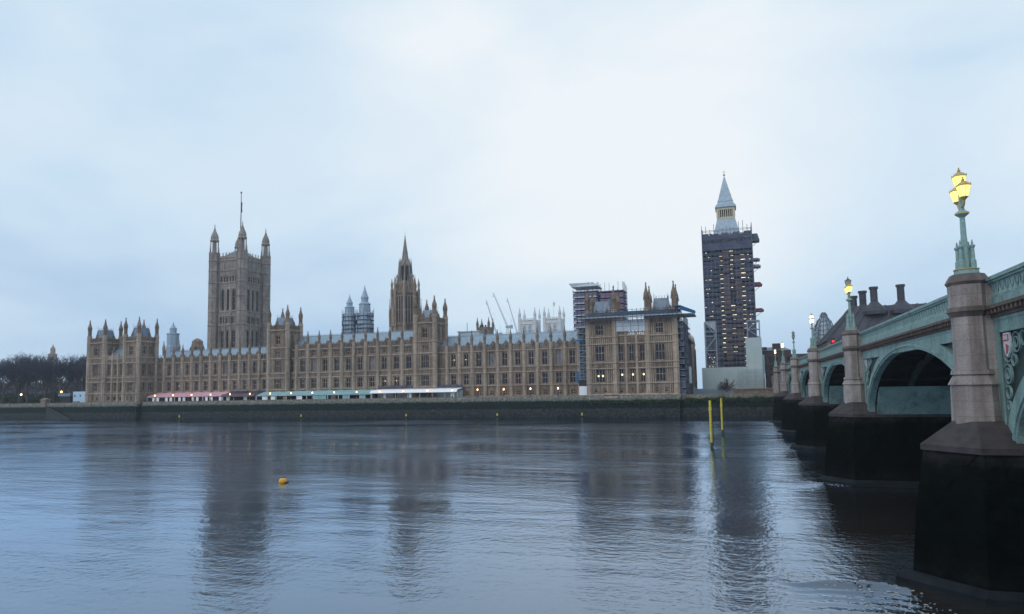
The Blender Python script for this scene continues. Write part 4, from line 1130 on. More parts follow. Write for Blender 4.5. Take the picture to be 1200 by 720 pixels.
for k in range(12):
    z = 7.7 + 2*k
    for j in range(7):
        if rnd.random() < 0.7: (m if rnd.random() < .55 else m2).box(-16.4, -16.36, 226.1 + 2.4*j, 228.45 + 2.4*j, z, z + rnd.uniform(1.0, 1.8))
    for j in range(2):
        if rnd.random() < 0.75: (m if rnd.random() < .5 else m2).box(-18.5 + 1.05*j, -17.47 + 1.05*j, 225.9, 225.96, z, z + rnd.uniform(1.0, 1.8))
obj('netting', m, NET_BL, t); obj('grey_netting', m2, NET, t)
obj('pale_sheet', MB().box(-16.3, -16.25, 241, 254, 11, 17), SHEET, t)
m = MB(); m.slab([(-18.4, 247, 27.2), (-15.4, 247, 26.0), (-15.4, 262, 25.6), (-18.4, 262, 26.8)], (0, 0, 0.2)); obj('tarpaulin', m, BLUE, t)

t = thing('scaffold_stair', 'narrow scaffold stair tower with white base box left of the end block', 'scaffold', (-50.6, 227.5, 6.5))
m = MB()
for x in (-52.2, -50.7, -49.1):
    for y in (226.6, 228.4): m.tube((x, y, 6.5), (x, y, 33), 0.07, 0.07, 4)
for k in range(12):
    z = 11 + 2*k
    m.tube((-52.2, 226.55, z + 1), (-49.1, 226.55, z + 1), 0.05, 0.05, 4); m.tube((-52.2, 226.5, z), (-49.1, 226.5, z + 2), 0.05, 0.05, 4)
obj('poles', m, SCAF_LT, t)
for k in range(12): obj('deck', MB().box(-52.3, -49.0, 226.7, 228.5, 10.9 + 2*k, 11.05 + 2*k), SCAF_LT, t)
obj('netting', MB().box(-52.2, -49.1, 228.55, 228.6, 11, 31), NET_BL, t)
obj('white_box', MB().box(-52.3, -49.0, 226.4, 228.6, 6.52, 10.7), WHITEP, t)
obj('dark_band', MB().box(-52.3, -49.0, 226.42, 228.5, 10.7, 12.9), DARK, t)
m = MB(); m.slab([(-53.8, 226.5, 26.2), (-50.6, 226.0, 26.2), (-50.6, 228, 26.6), (-53.8, 228, 26.6)], (0, 0, 0.5)); obj('tarpaulin', m, BLUE, t)
obj('tarpaulin', MB().box(-54.8, -52.6, 233.6, 233.9, 11.9, 16.0), BLUE, t)

def scaffold_cage(name, label, x0, x1, y0, y1, z0, z1, step, net, band, core=None, top=None):
    t = thing(name, label, 'scaffold', ((x0+x1)/2, (y0+y1)/2, z0))
    n = int((z1 - z0) / step)
    for k in range(n + 1): obj('deck', MB().box(x0 - 0.25, x1 + 0.25, y0 - 0.25, y1 + 0.25, z0 + k*step, z0 + k*step + 0.35), band, t)
    m = MB()
    for k in range(n): m.box(x0, x1, y0, y1, z0 + k*step + 0.351, z0 + k*step + step*0.78)
    obj('netting', m, net, t)
    m = MB(); rnd = random.Random(5)
    nn = max(3, int((x1 - x0)/1.4))
    for i in range(nn + 1):
        x = x0 + (x1-x0)*i/nn; m.tube((x, y0 - 0.3, z0), (x, y0 - 0.3, z1 + rnd.uniform(0.3, 1.8)), 0.07, 0.07, 4)
        y = y0 + (y1-y0)*i/nn; m.tube((x1 + 0.3, y, z0), (x1 + 0.3, y, z1 + rnd.uniform(0.3, 1.8)), 0.07, 0.07, 4)
    for k in range(n):
        m.tube((x0, y0 - 0.32, z0 + k*step + 1.2), (x1, y0 - 0.32, z0 + k*step + 1.2), 0.05, 0.05, 4)
    obj('poles', m, SCAF, t)
    if top:
        m = MB().prism([(x0 - .6, y0 - .6), (x1 + .6, y0 - .6), (x1 + .6, y1 + .6), (x0 - .6, y1 + .6)], z1, z1 + 1.4, [(x0 - 1.5, y0 - 1), (x1 - 1, y0), (x1 - 1, y1), (x0 - 1.5, y1)])
        obj('top_sheet', m, top, t)
    return t
scaffold_cage('scaffold_tower', 'pale banded scaffold round a turret left of the end block pinnacles', -58.6, -49.6, 248, 257, 26, 48.6, 2.3, NET_PU, SHEET, top=SHEET)
scaffold_cage('scaffold_tower', 'pinkish purple scaffold round a turret behind the end block pinnacles', -48.0, -39.6, 248, 256, 30, 48.0, 2.3, NET_PK, NET_PU)

# ------------------------------------------------------------------ smaller roofs and turrets behind the river front
t = thing('roof_turret', 'slim blue grey octagonal turret between the corner block and the great tower', 'turret', (-297, 290, 28))
m = MB().lathe(-297, 290, [(3.6, 28), (3.6, 37), (3.3, 37.4), (3.3, 43.6), (3.6, 44), (3.4, 44.4)], 8)
obj('drum', m, LEAD_BL, t)
m = MB().lathe(-297, 290, [(1.9, 44.4), (1.9, 46.8), (2.1, 47), (1.2, 48), (0.5, 49.2), (0.1, 50.8)], 8)
obj('cap', m, LEAD_BL, t)
for dx in (-5.4, 5.4): inst('pinnacle', pinnacle_mesh(0.7, 8.0, STONE_GY), t, (-297 + dx, 289, 32.5))
t = thing('roof_ventilator', 'stone arched ventilator rising from the roof beside the great tower', 'ventilator', (-252.8, 262, 24))
m = MB().lathe(-252.8, 262, [(3.4, 24), (3.2, 33.6), (2.9, 34.0), (2.5, 35.6), (2.6, 36.0), (2.2, 36.8), (1.2, 37.6), (0.3, 38.0)], 12)
obj('shaft', m, STONE, t)
m = MB()
for a in (-1.9, -1.1, -0.3): 
    x, y = -252.8 + 3.35*math.cos(a), 262 + 3.35*math.sin(a)
    m.lathe(x, y, [(0.62, 29), (0.55, 32.6), (0.1, 33.4)], 6)
obj('opening', m, GLASS, t)
def netted_turret(label, cx, cy, r, z0, zs, zt):
    t = thing('netted_turret', label, 'turret', (cx, cy, z0))
    m = MB().lathe(cx, cy, [(r*0.9, z0), (r*0.9, zs), (r*0.66, zs + 0.6), (r*0.62, zs + (zt-zs)*0.30), (r*0.7, zs + (zt-zs)*0.32), (r*0.5, zs + (zt-zs)*0.38), (r*0.4, zs + (zt-zs)*0.40), (r*0.4, zs + (zt-zs)*0.52), (r*0.46, zs + (zt-zs)*0.54), (r*0.3, zs + (zt-zs)*0.66), (r*0.1, zs + (zt-zs)*0.84), (0.03, zt)], 8)
    obj('core', m, LEAD_BL, t)
    m = MB()
    for k in range(16):
        a = 2*math.pi*k/16; m.tube((cx + r*math.cos(a), cy + r*math.sin(a), z0), (cx + r*math.cos(a), cy + r*math.sin(a), zs + 1.3 + (k*7 % 4)*0.4), 0.1, 0.1, 4)
    obj('poles', m, SCAF, t)
    m = MB(); z = z0
    while z < zs + 0.2:
        m.lathe(cx, cy, [(r + 0.1, z), (r + 0.1, z + 0.35)], 16); z += 2.1
    obj('deck', m, NET_BL, t)
    m = MB(); rnd = random.Random(2); z = z0
    while z < zs - 1:
        for k in range(16):
            if rnd.random() < 0.6:
                a, b = 2*math.pi*k/16, 2*math.pi*(k+1)/16
                m.slab([(cx + r*math.cos(a), cy + r*math.sin(a), z + .4), (cx + r*math.cos(b), cy + r*math.sin(b), z + .4), (cx + r*math.cos(b), cy + r*math.sin(b), z + 1.9), (cx + r*math.cos(a), cy + r*math.sin(a), z + 1.9)], (0, 0.05, 0))
        z += 2.1
    obj('netting', m, LEAD_BL, t)
netted_turret('shorter blue netted turret with a small spire behind the middle range', -190.3, 300, 3.9, 36, 50.5, 61.0)
netted_turret('taller blue netted turret with a pointed spire behind the middle range', -181.3, 300, 4.6, 36, 50.3, 65.3)
# parish church tower
t = thing('church_tower', 'small brown battlemented church tower behind the right wing roof', 'tower', (-162.4, 424, 6.5))
m = MB().box(-167, -158, 420, 429, 6.5, 52.2)
for k in range(5):
    for q in (0, 1):
        m.box(-166.8 + k*1.9, -165.9 + k*1.9, 420 - 0.1, 420.6, 52.2, 53.4)
obj('wall', m, STONE_DK, t)
m = MB()
for o in (-2, 2): m.box(-162.5 + o - 0.8, -162.5 + o + 0.8, 419.85, 419.98, 45.5, 50.2)
obj('louvre', m, GLASS, t)
pm = pinnacle_mesh(0.75, 8.4, STONE_DK)
for x in (-166.6, -158.4):
    for y in (420.4, 428.6): inst('pinnacle', pm, t, (x, y, 50.6))
# abbey towers
def abbey(label, x0, x1, flag=False):
    Y = 500.0; t = thing('abbey_tower', label, 'tower', ((x0+x1)/2, Y + 6, 6.5))
    w = x1 - x0
    m = MB().box(x0, x1, Y, Y + w, 6.5, 64)
    MF = front(Y)
    for z in (50, 55.5, 60.5, 63.4): MF(m, x0 - 0.3, x1 + 0.3, z, z + 0.5, -0.4, 0.003)
    for x in (x0, x1 - 1.6): m.box(x - 0.3, x + 1.9, Y - 0.6, Y + 1.5, 6.5, 65.5)
    for k in range(6): m.box(x0 + 2 + k*(w-4)/6, x0 + 2.9 + k*(w-4)/6, Y - 0.1, Y + 0.5, 64, 65.2)
    obj('wall', m, ABBEY, t)
    m = MB()
    for o in (0.34, 0.66): m.slab([(x0 + w*o - 1.3, Y - 0.06, 51.5), (x0 + w*o + 1.3, Y - 0.06, 51.5), (x0 + w*o + 1.3, Y - 0.06, 58.6), (x0 + w*o, Y - 0.06, 60), (x0 + w*o - 1.3, Y - 0.06, 58.6)], (0, 0.05, 0))
    obj('louvre', m, LEAD_BL, t)
    pm = pinnacle_mesh(0.95, 10.5, ABBEY)
    for x in (x0 + 0.7, x1 - 0.7):
        for y in (Y + 0.6, Y + w - 0.7): inst('pinnacle', pm, t, (x, y, 63.5))
    if flag:
        c = (x0+x1)/2
        m = MB().tube((c, Y + 5, 64), (c, Y + 5, 79), 0.14, 0.08, 5); obj('flagpole', m, CRANE, t)
        m = MB(); m.slab([(c + 0.15, Y + 5, 74.5), (c + 1.0, Y + 5.2, 74.0), (c + 1.6, Y + 5, 76.6), (c + 0.15, Y + 5, 77.8)], (0, 0.08, 0)); obj('flag', m, SHIELD_W, t)
abbey('left one of a pair of pale abbey towers behind the right wing', -163.0, -149.0)
abbey('right one of a pair of pale abbey towers, with a flagpole', -142.6, -128.8, True)
# low lift housing on the wing roof
t = thing('roof_cabin', 'low pale plant cabin on the roof behind the right wing', 'roof cabin', (-103, 252, 26))
obj('cabin', MB().box(-107.5, -98.5, 250, 256, 26, 33.6).box(-108, -98, 249.6, 256.4, 33.6, 33.9), SHEET, t)
obj('mast', MB().tube((-104, 251, 33.9), (-104, 251, 37.4), 0.12, 0.12, 4), SCAF, t)
# cranes
def crane(label, bx, by, z_piv, tip, jibw=0.9):
    t = thing('tower_crane', label, 'crane', (bx, by, 6.5))
    m = MB(); truss(m, bx - 0.9, bx + 0.9, by - 0.9, 6.5, z_piv, 16, 0.14, 1.8); obj('mast', m, CRANE, t)
    m = MB().box(bx - 1.4, bx + 3.2, by - 1.3, by + 1.3, z_piv, z_piv + 2.0).box(bx + 3.21, bx + 5.2, by - 1.0, by + 1.0, z_piv - 0.8, z_piv + 2.6); obj('cab', m, LEAD_BL, t)
    m = MB(); p, q = Vector((bx, by, z_piv + 1.5)), Vector(tip)
    u = Vector((1, 0, 0)) * jibw * 0.5; v = Vector((0, 1, 0)) * jibw * 0.5
    for a in (u + v, u - v, -u - v, -u + v): m.tube(p + a, q + a * 0.4, 0.17, 0.12, 4)
    n = 14
    for k in range(n):
        a0, a1 = p.lerp(q, k/n), p.lerp(q, (k+1)/n); s0, s1 = 1 - 0.6*k/n, 1 - 0.6*(k+1)/n
        sg = 1 if k % 2 else -1
        m.tube(a0 + u*s0*sg - v*s0, a1 - u*s1*sg - v*s1, 0.1, 0.1, 3)
    obj('jib', m, CRANE, t)
    m = MB(); m.tube((bx + 3.5, by, z_piv + 2), (bx + 3.8, by, z_piv + 9), 0.16, 0.12, 4); m.tube((bx + 3.8, by, z_piv + 9), tuple(q), 0.05, 0.05, 3); m.tube((bx + 3.8, by, z_piv + 9), (bx + 5, by, z_piv + 2), 0.06, 0.06, 3)
    m.tube(tuple(q), (q.x, q.y, q.z - 3), 0.04, 0.04, 3); m.box(q.x - 0.4, q.x + 0.4, q.y - 0.3, q.y + 0.3, q.z - 4, q.z - 3)
    obj('tie_bars', m, CRANE, t)
crane('leftmost of three pale cranes, its thin jib leaning left', -219.5, 604, 61.5, (-228.3, 600, 95.9))
crane('middle crane of three with dark cab and long jib leaning left', -207.0, 600, 68.0, (-221.0, 600, 102.6), 1.3)
crane('rightmost of three pale cranes, its jib nearly upright', -201.0, 612, 62.0, (-211.0, 612, 98.4))
t = thing('works_building', 'low blue grey works roof beneath the three cranes', 'building', (-212, 500, 6.5))
m = MB().box(-200, -162, 500, 520, 6.5, 50.5).box(-190, -172, 500.5, 515, 50.5, 53.4)
obj('wall', m, LEAD_BL, t)
obj('parapet', MB().box(-200.3, -161.7, 499.6, 499.98, 49.8, 51.2), SHEET, t)

# ------------------------------------------------------------------ terrace: marquees, lamps
def marquee(label, x0, x1, canvas, zb, zf, front_mat, posts=WHITEP, curtains=(), flat=False, ya=228.3, rail=False):
    t = thing('marquee', label, 'marquee', ((x0+x1)/2, 231, 6.52))
    yb = 233.4
    m = MB()
    n = max(3, int(round((x1 - x0) / 5.05))); st = (x1 - x0)/n
    for k in range(n):
        a, b = x0 + k*st, x0 + (k+1)*st; c = (a+b)/2
        if flat: m.slab([(a, ya, zf), (b, ya, zf), (b, yb, zb), (a, yb, zb)], (0, 0, 0.12))
        else:
            m.face([(a, ya, zf), (c, ya, zf + 0.1), (c, yb, zb + 0.22), (a, yb, zb)]); m.face([(c, ya, zf + 0.1), (b, ya, zf), (b, yb, zb), (c, yb, zb + 0.22)])
    obj('canopy', m, canvas, t)
    m = MB().box(x0, x1, ya - 0.06, ya, zf - (0.55 if flat else 0.42), zf + 0.06)
    if flat: m.slab([(x0 - 0.1, ya - 1.2, zf - 0.7), (x0 - 0.1, ya - 0.07, zf + 0.3), (x0 - 0.1, ya - 0.07, zf + 0.15), (x0 - 0.1, ya - 1.2, zf - 0.85)], (x1 - x0 + 0.2, 0, 0))  # sloped drop added to tilt the strip upward so it catches more light
    obj('valance', m, canvas, t)
    obj('back_wall', MB().box(x0, x1, yb - 0.3, yb - 0.2, 6.52, zf - 0.2), front_mat, t)
    pm = MB().box(-0.08, 0.08, -0.08, 0.08, 0, zf - 0.45 - 6.52).mesh('post', posts)
    for k in range(n + 1): inst('post', pm, t, (x0 + k*st + (0.1 if k == 0 else -0.1 if k == n else 0), ya + 0.12, 6.52))
    for (a, b, mt) in curtains:
        obj('curtain', MB().box(x0 + (x1-x0)*a, x0 + (x1-x0)*b, ya + 0.3, ya + 0.4, 6.52, zf - 0.5), mt, t)
    if rail:
        r = MB()
        for k in range(n*2 + 1): r.tube((x0 + k*st/2, yb, zb), (x0 + k*st/2, yb, zb + 1.5), 0.06, 0.06, 4)
        for z in (0.5, 1.0, 1.5): r.tube((x0, yb, zb + z), (x1, yb, zb + z), 0.05, 0.05, 4)
        r.box(x0, x1, yb + 0.05, yb + 0.1, zb + 0.1, zb + 1.1)
        obj('railing', r, NET, t)
    return t
marquee('long pink canvas marquee on the river terrace', -247.8, -206.6, PINK, 11.2, 9.75, DARK, curtains=[(k/17 + 0.01, k/17 + 0.042, WHITE if k % 3 else DARK) for k in range(17)])
marquee('dark maroon open awning frame between pink and teal marquees', -206.4, -189.4, MAROON, 10.4, 9.9, MAROON, flat=True, curtains=[(0.1, 0.2, WHITE), (0.62, 0.72, WHITE)], rail=True)
marquee('long pale teal canvas marquee on the river terrace', -189.2, -135.2, AQUA, 10.9, 9.5, DARK, curtains=[(0.05, 0.1, WHITE), (0.13, 0.17, WHITE), (0.24, 0.27, STONE), (0.36, 0.41, WHITE), (0.5, 0.62, AQUA), (0.66, 0.7, STONE), (0.76, 0.82, AQUA), (0.9, 0.95, AQUA)])
marquee('white flat roofed marquee in front of the middle range', -135.0, -98.8, WHITE, 10.9, 10.3, SHEET, flat=True, curtains=[(0.0, 0.04, DARK), (0.26, 0.3, DARK), (0.555, 0.63, DARK), (0.15, 0.165, WHITE), (0.44, 0.47, WHITE), (0.92, 0.96, WHITE)], rail=True)
def lamp_words(k):
    o = ['first', 'second', 'third', 'fourth', 'fifth', 'sixth', 'seventh', 'eighth']
    if k < 4: return o[k] + ' lit terrace lamp from the left, before the pink marquee'
    if k < 6: return o[k-4] + ' lit lamp from the left before the maroon awning'
    if k < 11: return o[k-6] + ' lit lamp from the left before the teal marquee'
    if k < 15: return o[k-11] + ' lit lamp from the left before the white marquee'
    return o[k-15] + ' lit terrace lamp right of the white marquee'
gm = MB().lathe(0, 0, [(0.1, 2.2), (0.2, 2.32), (0.23, 2.55), (0.17, 2.8), (0.08, 2.92)], 10).mesh('globe', GLOBE, (0, 0, 0), True)
pm = MB().lathe(0, 0, [(0.3, 0), (0.3, 0.35), (0.12, 0.5), (0.08, 1.9), (0.2, 2.05), (0.14, 2.14)], 8).mesh('post', SCAF)
cm = MB().lathe(0, 0, [(0.26, 2.95), (0.2, 3.1), (0.05, 3.25), (0.04, 3.5)], 8).mesh('cap', SCAF)
for k in range(19):
    t = thing('terrace_lamp', lamp_words(k), 'lamp', (-241.4 + 10.085*k, 226.57, 7.6), 'lamps along the river terrace')
    for nme, me in (('post', pm), ('globe', gm), ('cap', cm)): inst(nme, me, t, t.location)

# ------------------------------------------------------------------ left bank details
t = thing('kiosk', 'low dark flat roofed kiosk beside the pale blue cabin', 'kiosk', (-302, 234, 6.5))
obj('wall', MB().box(-305.3, -298.8, 232, 236, 6.5, 10.6), DARK, t)
obj('roof', MB().box(-305.8, -298.3, 231.5, 236.5, 10.6, 12.0), LEAD_DK, t)
t = thing('site_cabin', 'pale blue two storey site cabin left of the corner block', 'cabin', (-292.4, 234, 6.5))
obj('body', MB().box(-297.4, -286.4, 232.5, 237, 6.5, 12.7), CABIN, t)
wm = MB().box(-0.35, 0.35, -0.05, 0, 0, 0.9).mesh('window', GLASS)
for x in (-296.2, -292.8, -289.4): inst('window', wm, t, (x, 232.49, 10.3))
t = thing('parked_car', 'dark parked car in front of the pale blue cabin', 'car', (-291, 229.5, 6.5))
m = MB(); m.slab([(-293.3, 228.7, 6.8), (-288.9, 228.7, 6.8), (-288.9, 228.7, 7.5), (-289.9, 228.7, 7.6), (-290.6, 228.7, 8.2), (-292.4, 228.7, 8.2), (-293.2, 228.7, 7.6)], (0, 1.7, 0)); obj('body', m, LEAD_DK, t)
wm = MB(); wm.tube((0, -0.1, 0), (0, 0.1, 0), 0.33, 0.33, 12); wme = wm.mesh('wheel', DARK)
for x in (-292.4, -289.8):
    for y in (228.7, 230.3): inst('wheel', wme, t, (x, y, 6.83))
t = thing('gate_pier', 'squat stone gate pier at the head of the river steps', 'gate pier', (-306.6, 226.5, 5.9))
m = MB().box(-308.2, -305.2, 225.0, 227.4, 5.9, 9.0).box(-308.5, -304.9, 224.7, 227.7, 9.0, 9.35); m.prism([(-308.3, 224.9), (-305.1, 224.9), (-305.1, 227.5), (-308.3, 227.5)], 9.35, 10.0, [(-307, 226), (-306.4, 226), (-306.4, 226.4), (-307, 226.4)])
obj('pier', m, STONE_DK, t)
for lab, x, z in (('lit lamp on a post above the gate pier', -307.0, 12.3), ('lit lamp on a post among the tree trunks', -334, 11.4)):
    t = thing('park_lamp', lab, 'lamp', (x, 234, 6.5))
    obj('post', MB().tube((x, 234, 6.5), (x, 234, z), 0.1, 0.08, 6), SCAF, t)
    obj('globe', MB().lathe(x, 234, [(0.15, z), (0.42, z + 0.3), (0.42, z + 0.6), (0.1, z + 0.95)], 10), GLOBE, t)
t = thing('river_stair', 'dark sloping stair cut down the river wall below the kiosk', 'stair', (-293, 225.3, 0))
m = MB(); n = 16
for k in range(n):
    x = -303.5 + k * 0.98
    m.box(x, x + 0.975, 224.2, 225.55, -0.5, 5.9 - k*0.37)
obj('steps', m, NEAR_BLACK, t)
m = MB(); m.slab([(-303.5, 224.1, 6.3), (-303.5, 224.1, 5.6), (-287.8, 224.1, -0.2), (-287.8, 224.1, 0.5)], (0, 0.1, 0)); obj('string', m, NEAR_BLACK, t)

# evergreen hedge along the back of the garden
def hedge():
    rnd = random.Random(12); m = MB(); x0, x1, y = -430, -288, 262
    m.box(x0, x1, y, y + 2.5, 6.5, 10.6)
    for k in range(9000):
        x = rnd.uniform(x0, x1); top = 11.6 + 0.9*math.sin(x*0.21) + 0.6*math.sin(x*0.77 + 2)
        z = 6.6 + (top - 6.6)*rnd.random()**0.7; yy = y + 0.1 - rnd.random()*0.7 if z < 10.6 else y + rnd.uniform(-0.6, 2.6)
        s_ = rnd.uniform(0.15, 0.4); d = Vector((rnd.uniform(-1, 1), rnd.uniform(-1, 0), rnd.uniform(-1, 1))).normalized()
        u = d.cross(Vector((0, 0, 1))).normalized()*s_; w = u.cross(d).normalized()*s_; p = Vector((x, yy, z))
        m.face([p - u, p - w, p + u, p + w])
    o = obj('hedge', m, LEAF, None, ((x0+x1)/2, y + 1, 6.5)); tag(o, 'long dark evergreen hedge behind the bare tree trunks', 'hedge')
hedge()
# bare trees
def tree_meshes(seed, H, spread, twig_mat, nb=5, dens=1.0):
    rnd = random.Random(seed)
    tr, tw = MB(), MB()
    def grow(p, d, ln, r, lev):
        q = p
        segs = 3 if lev < 3 else 2
        for s in range(segs):
            d = (d + Vector((rnd.uniform(-1, 1), rnd.uniform(-1, 1), rnd.uniform(-.35, .6))) * 0.16).normalized()
            q2 = q + d * (ln/segs)
            ra, rb = r*(1 - 0.25*s/segs), r*(1 - 0.25*(s+1)/segs)
            if lev <= 2: tr.tube(q, q2, ra, rb, 6 if lev < 2 else 4)
            else: tw.tube(q, q2, max(ra, 0.035), max(rb, 0.03), 3)
            if lev >= 1 and lev < 5 and rnd.random() < 0.8*dens:
                a = Vector((rnd.uniform(-1, 1), rnd.uniform(-1, 1), rnd.uniform(-0.1, 0.9))).normalized()
                grow(q2, (d*0.5 + a*spread).normalized(), ln*rnd.uniform(0.5, 0.75), rb*0.6, lev+1)
            q = q2
        if lev < 5:
            for k in range(rnd.randint(2, 3) if lev else nb):
                a = Vector((rnd.uniform(-1, 1), rnd.uniform(-1, 1), rnd.uniform(-0.2, 0.8))).normalized()
                grow(q, (d*0.75 + a*spread).normalized(), ln*rnd.uniform(0.55, 0.85), rb*0.68, lev+1)
    grow(Vector((0, 0, 0)), Vector((0, 0, 1)), H*0.3, H*0.02, 0)
    top = max(v[2] for v in tw.v); k = H/top
    for mb in (tr, tw): mb.v = [(x*k, y*k, z*k) for x, y, z in mb.v]
    return tr.mesh('trunk', BARK), tw.mesh('crown', twig_mat)
TREES = [tree_meshes(s, 26.0, 0.85, TWIG, 5) for s in (11, 23, 37, 41)]
rnd = random.Random(9)
ordn = ['first', 'second', 'third', 'fourth', 'fifth', 'sixth', 'seventh', 'eighth', 'ninth', 'tenth', 'eleventh', 'twelfth', 'thirteenth', 'fourteenth']
row = [(-392 + 9.3*k + rnd.uniform(-1.5, 1.5), 246 + rnd.uniform(-2, 4)) for k in range(11)]
for k, (x, y) in enumerate(row):
    t = thing('bare_tree', ordn[k] + ' bare tree from the left in the front row above the garden wall', 'tree', (x, y, 6.5), 'bare trees in the riverside garden')
    a, b = TREES[k % 4]; rz = rnd.uniform(0, 6.28)
    sc = rnd.uniform(0.92, 1.08)
    for nme, me in (('trunk', a), ('crown', b)):
        o = inst(nme, me, t, t.location, rz); o.scale = (sc, sc, sc)
row = [(-470 + 12.5*k + rnd.uniform(-2, 2), 275 + rnd.uniform(-4, 8)) for k in range(14)]
for k, (x, y) in enumerate(row):
    t = thing('bare_tree', ordn[k] + ' bare tree from the left in the second row behind the garden', 'tree', (x, y, 6.5), 'bare trees in the riverside garden')
    a, b = TREES[(k + 2) % 4]; rz = rnd.uniform(0, 6.28); sc = rnd.uniform(1.02, 1.2)
    for nme, me in (('trunk', a), ('crown', b)):
        o = inst(nme, me, t, t.location, rz); o.scale = (sc, sc, sc)
fw = MB(); rnd = random.Random(4)
for k in range(20000):                         # far wood that reads as one mass
    x = rnd.uniform(-640, -300); y = rnd.uniform(310, 350)
    top = 31 + 4*math.sin(x*0.13) + 2.5*math.sin(x*0.41 + 1)
    z = 6.5 + (top - 6.5) * rnd.random()**0.9 
    p = Vector((x, y, z)); q = p + Vector((rnd.uniform(-1, 1), rnd.uniform(-1, 1), rnd.uniform(-0.2, 1.6))) * 1.6
    fw.tube(p, q, 0.22, 0.05, 3)
for k in range(60):
    x = rnd.uniform(-640, -300); fw.tube((x, 318, 6.4), (x, 318, 22), 0.4, 0.2, 5)
o = obj('woodland', fw, TWIG, None, (-460, 330, 6.5)); tag(o, 'mass of bare winter trees far behind the garden', 'woodland', None, 'stuff')
t = thing('far_building', 'dark brick office block barely showing behind the bare trees', 'building', (-470, 420, 6.5))
m = MB().box(-640, -480, 400, 416, 6.5, 22); obj('wall', m, BRICKD, t)
wm = MB()
for k in range(38):
    for z in (11, 16, 20.5): wm.box(-636 + k*4.1, -634 + k*4.1, 399.9, 399.98, z, z + 2.4)
obj('windows', wm, GLASS, t)
t = thing('far_turret', 'tiny distant domed turret rising over the bare trees', 'turret', (-563, 420, 20))
m = MB().lathe(-563, 420, [(3.4, 20), (3.4, 47.0), (3.7, 47.4), (2.0, 48.0), (1.9, 51.0), (2.2, 51.4), (1.4, 53), (0.4, 54.5), (0.1, 56.5)], 8); obj('body', m, STONE_GY, t)
# small bare tree before the hoarding
def round_tree(seed, rad, hgt):
    rnd = random.Random(seed); tr, tw = MB(), MB()
    tr.tube((0, 0, 0), (0, 0, 1.4), 0.22, 0.17, 8)
    for k in range(46):
        az = rnd.uniform(0, 6.283); el = rnd.uniform(-0.05, 1.5)
        d = Vector((math.cos(az)*math.cos(el)*rad, math.sin(az)*math.cos(el)*rad, math.sin(el)*(hgt - 1.6))) * rnd.uniform(0.72, 1.0)
        p = Vector((0, 0, 1.3)); mid = p + d*0.45 + Vector((rnd.uniform(-.3, .3), rnd.uniform(-.3, .3), 0.35)); q = p + d
        tr.tube(p, mid, 0.09, 0.06, 4); tw.tube(mid, q, 0.055, 0.025, 3)
        for j in range(26):
            f = rnd.uniform(0.3, 1.0); a_ = (p.lerp(mid, f/0.45) if f < 0.45 else mid.lerp(q, (f - 0.45)/0.55))
            e_ = a_ + (d.normalized()*0.7 + Vector((rnd.uniform(-1, 1), rnd.uniform(-1, 1), rnd.uniform(-.5, 1)))).normalized()*rnd.uniform(0.4, 1.1)
            tw.tube(a_, e_, 0.045, 0.02, 3)
    return tr.mesh('trunk', BARK), tw.mesh('crown', TWIG2)
a, b = round_tree(77, 4.6, 6.6)
t = thing('bare_tree', 'small rounded bare brown tree in front of the pale hoarding', 'tree', (-4.3, 262.8, 6.5))
for nme, me in (('trunk', a), ('crown', b)): inst(nme, me, t, t.location)
# ivy hanging over the right-hand wall
def ivy(label, x0, x1, y, zc, hh, n, seed, dens=0.5):
    rnd = random.Random(seed); m = MB()
    for k in range(n):
        x = rnd.uniform(x0, x1); ph = 0.55 + 0.45*math.sin(x*0.9 + seed) * math.sin(x*0.33)
        z = zc + rnd.gauss(0, hh*0.5*ph); yy = y - rnd.uniform(0, 0.35)
        s = rnd.uniform(0.09, 0.2)
        d = Vector((rnd.uniform(-1, 1), rnd.uniform(-1, -.1), rnd.uniform(-1, 1))).normalized()
        u = d.cross(Vector((0, 0, 1))).normalized()*s; w = u.cross(d).normalized()*s
        p = Vector((x, yy, z)); m.face([p - u, p - w, p + u, p + w])
    o = obj('ivy', m, LEAF, None, ((x0+x1)/2, y, zc)); tag(o, label, 'ivy', None, 'stuff')
ivy('dark green weeds hanging over the wall ledge near the bridge', -17, 11, 225.75, 5.6, 1.2, 3500, 3)
ivy('dark green weeds along the wall ledge below the end block', -49, -19, 223.75, 5.2, 1.1, 2600, 5)
t = thing('low_building', 'low grey parapet building at the bridge foot behind the dark wall', 'building', (6, 236, 6.5))
obj('wall', MB().box(-2, 10.5, 233, 244, 6.5, 8.6).box(-2.3, 10.8, 232.7, 244.3, 8.6, 8.9), STONE_DK, t)

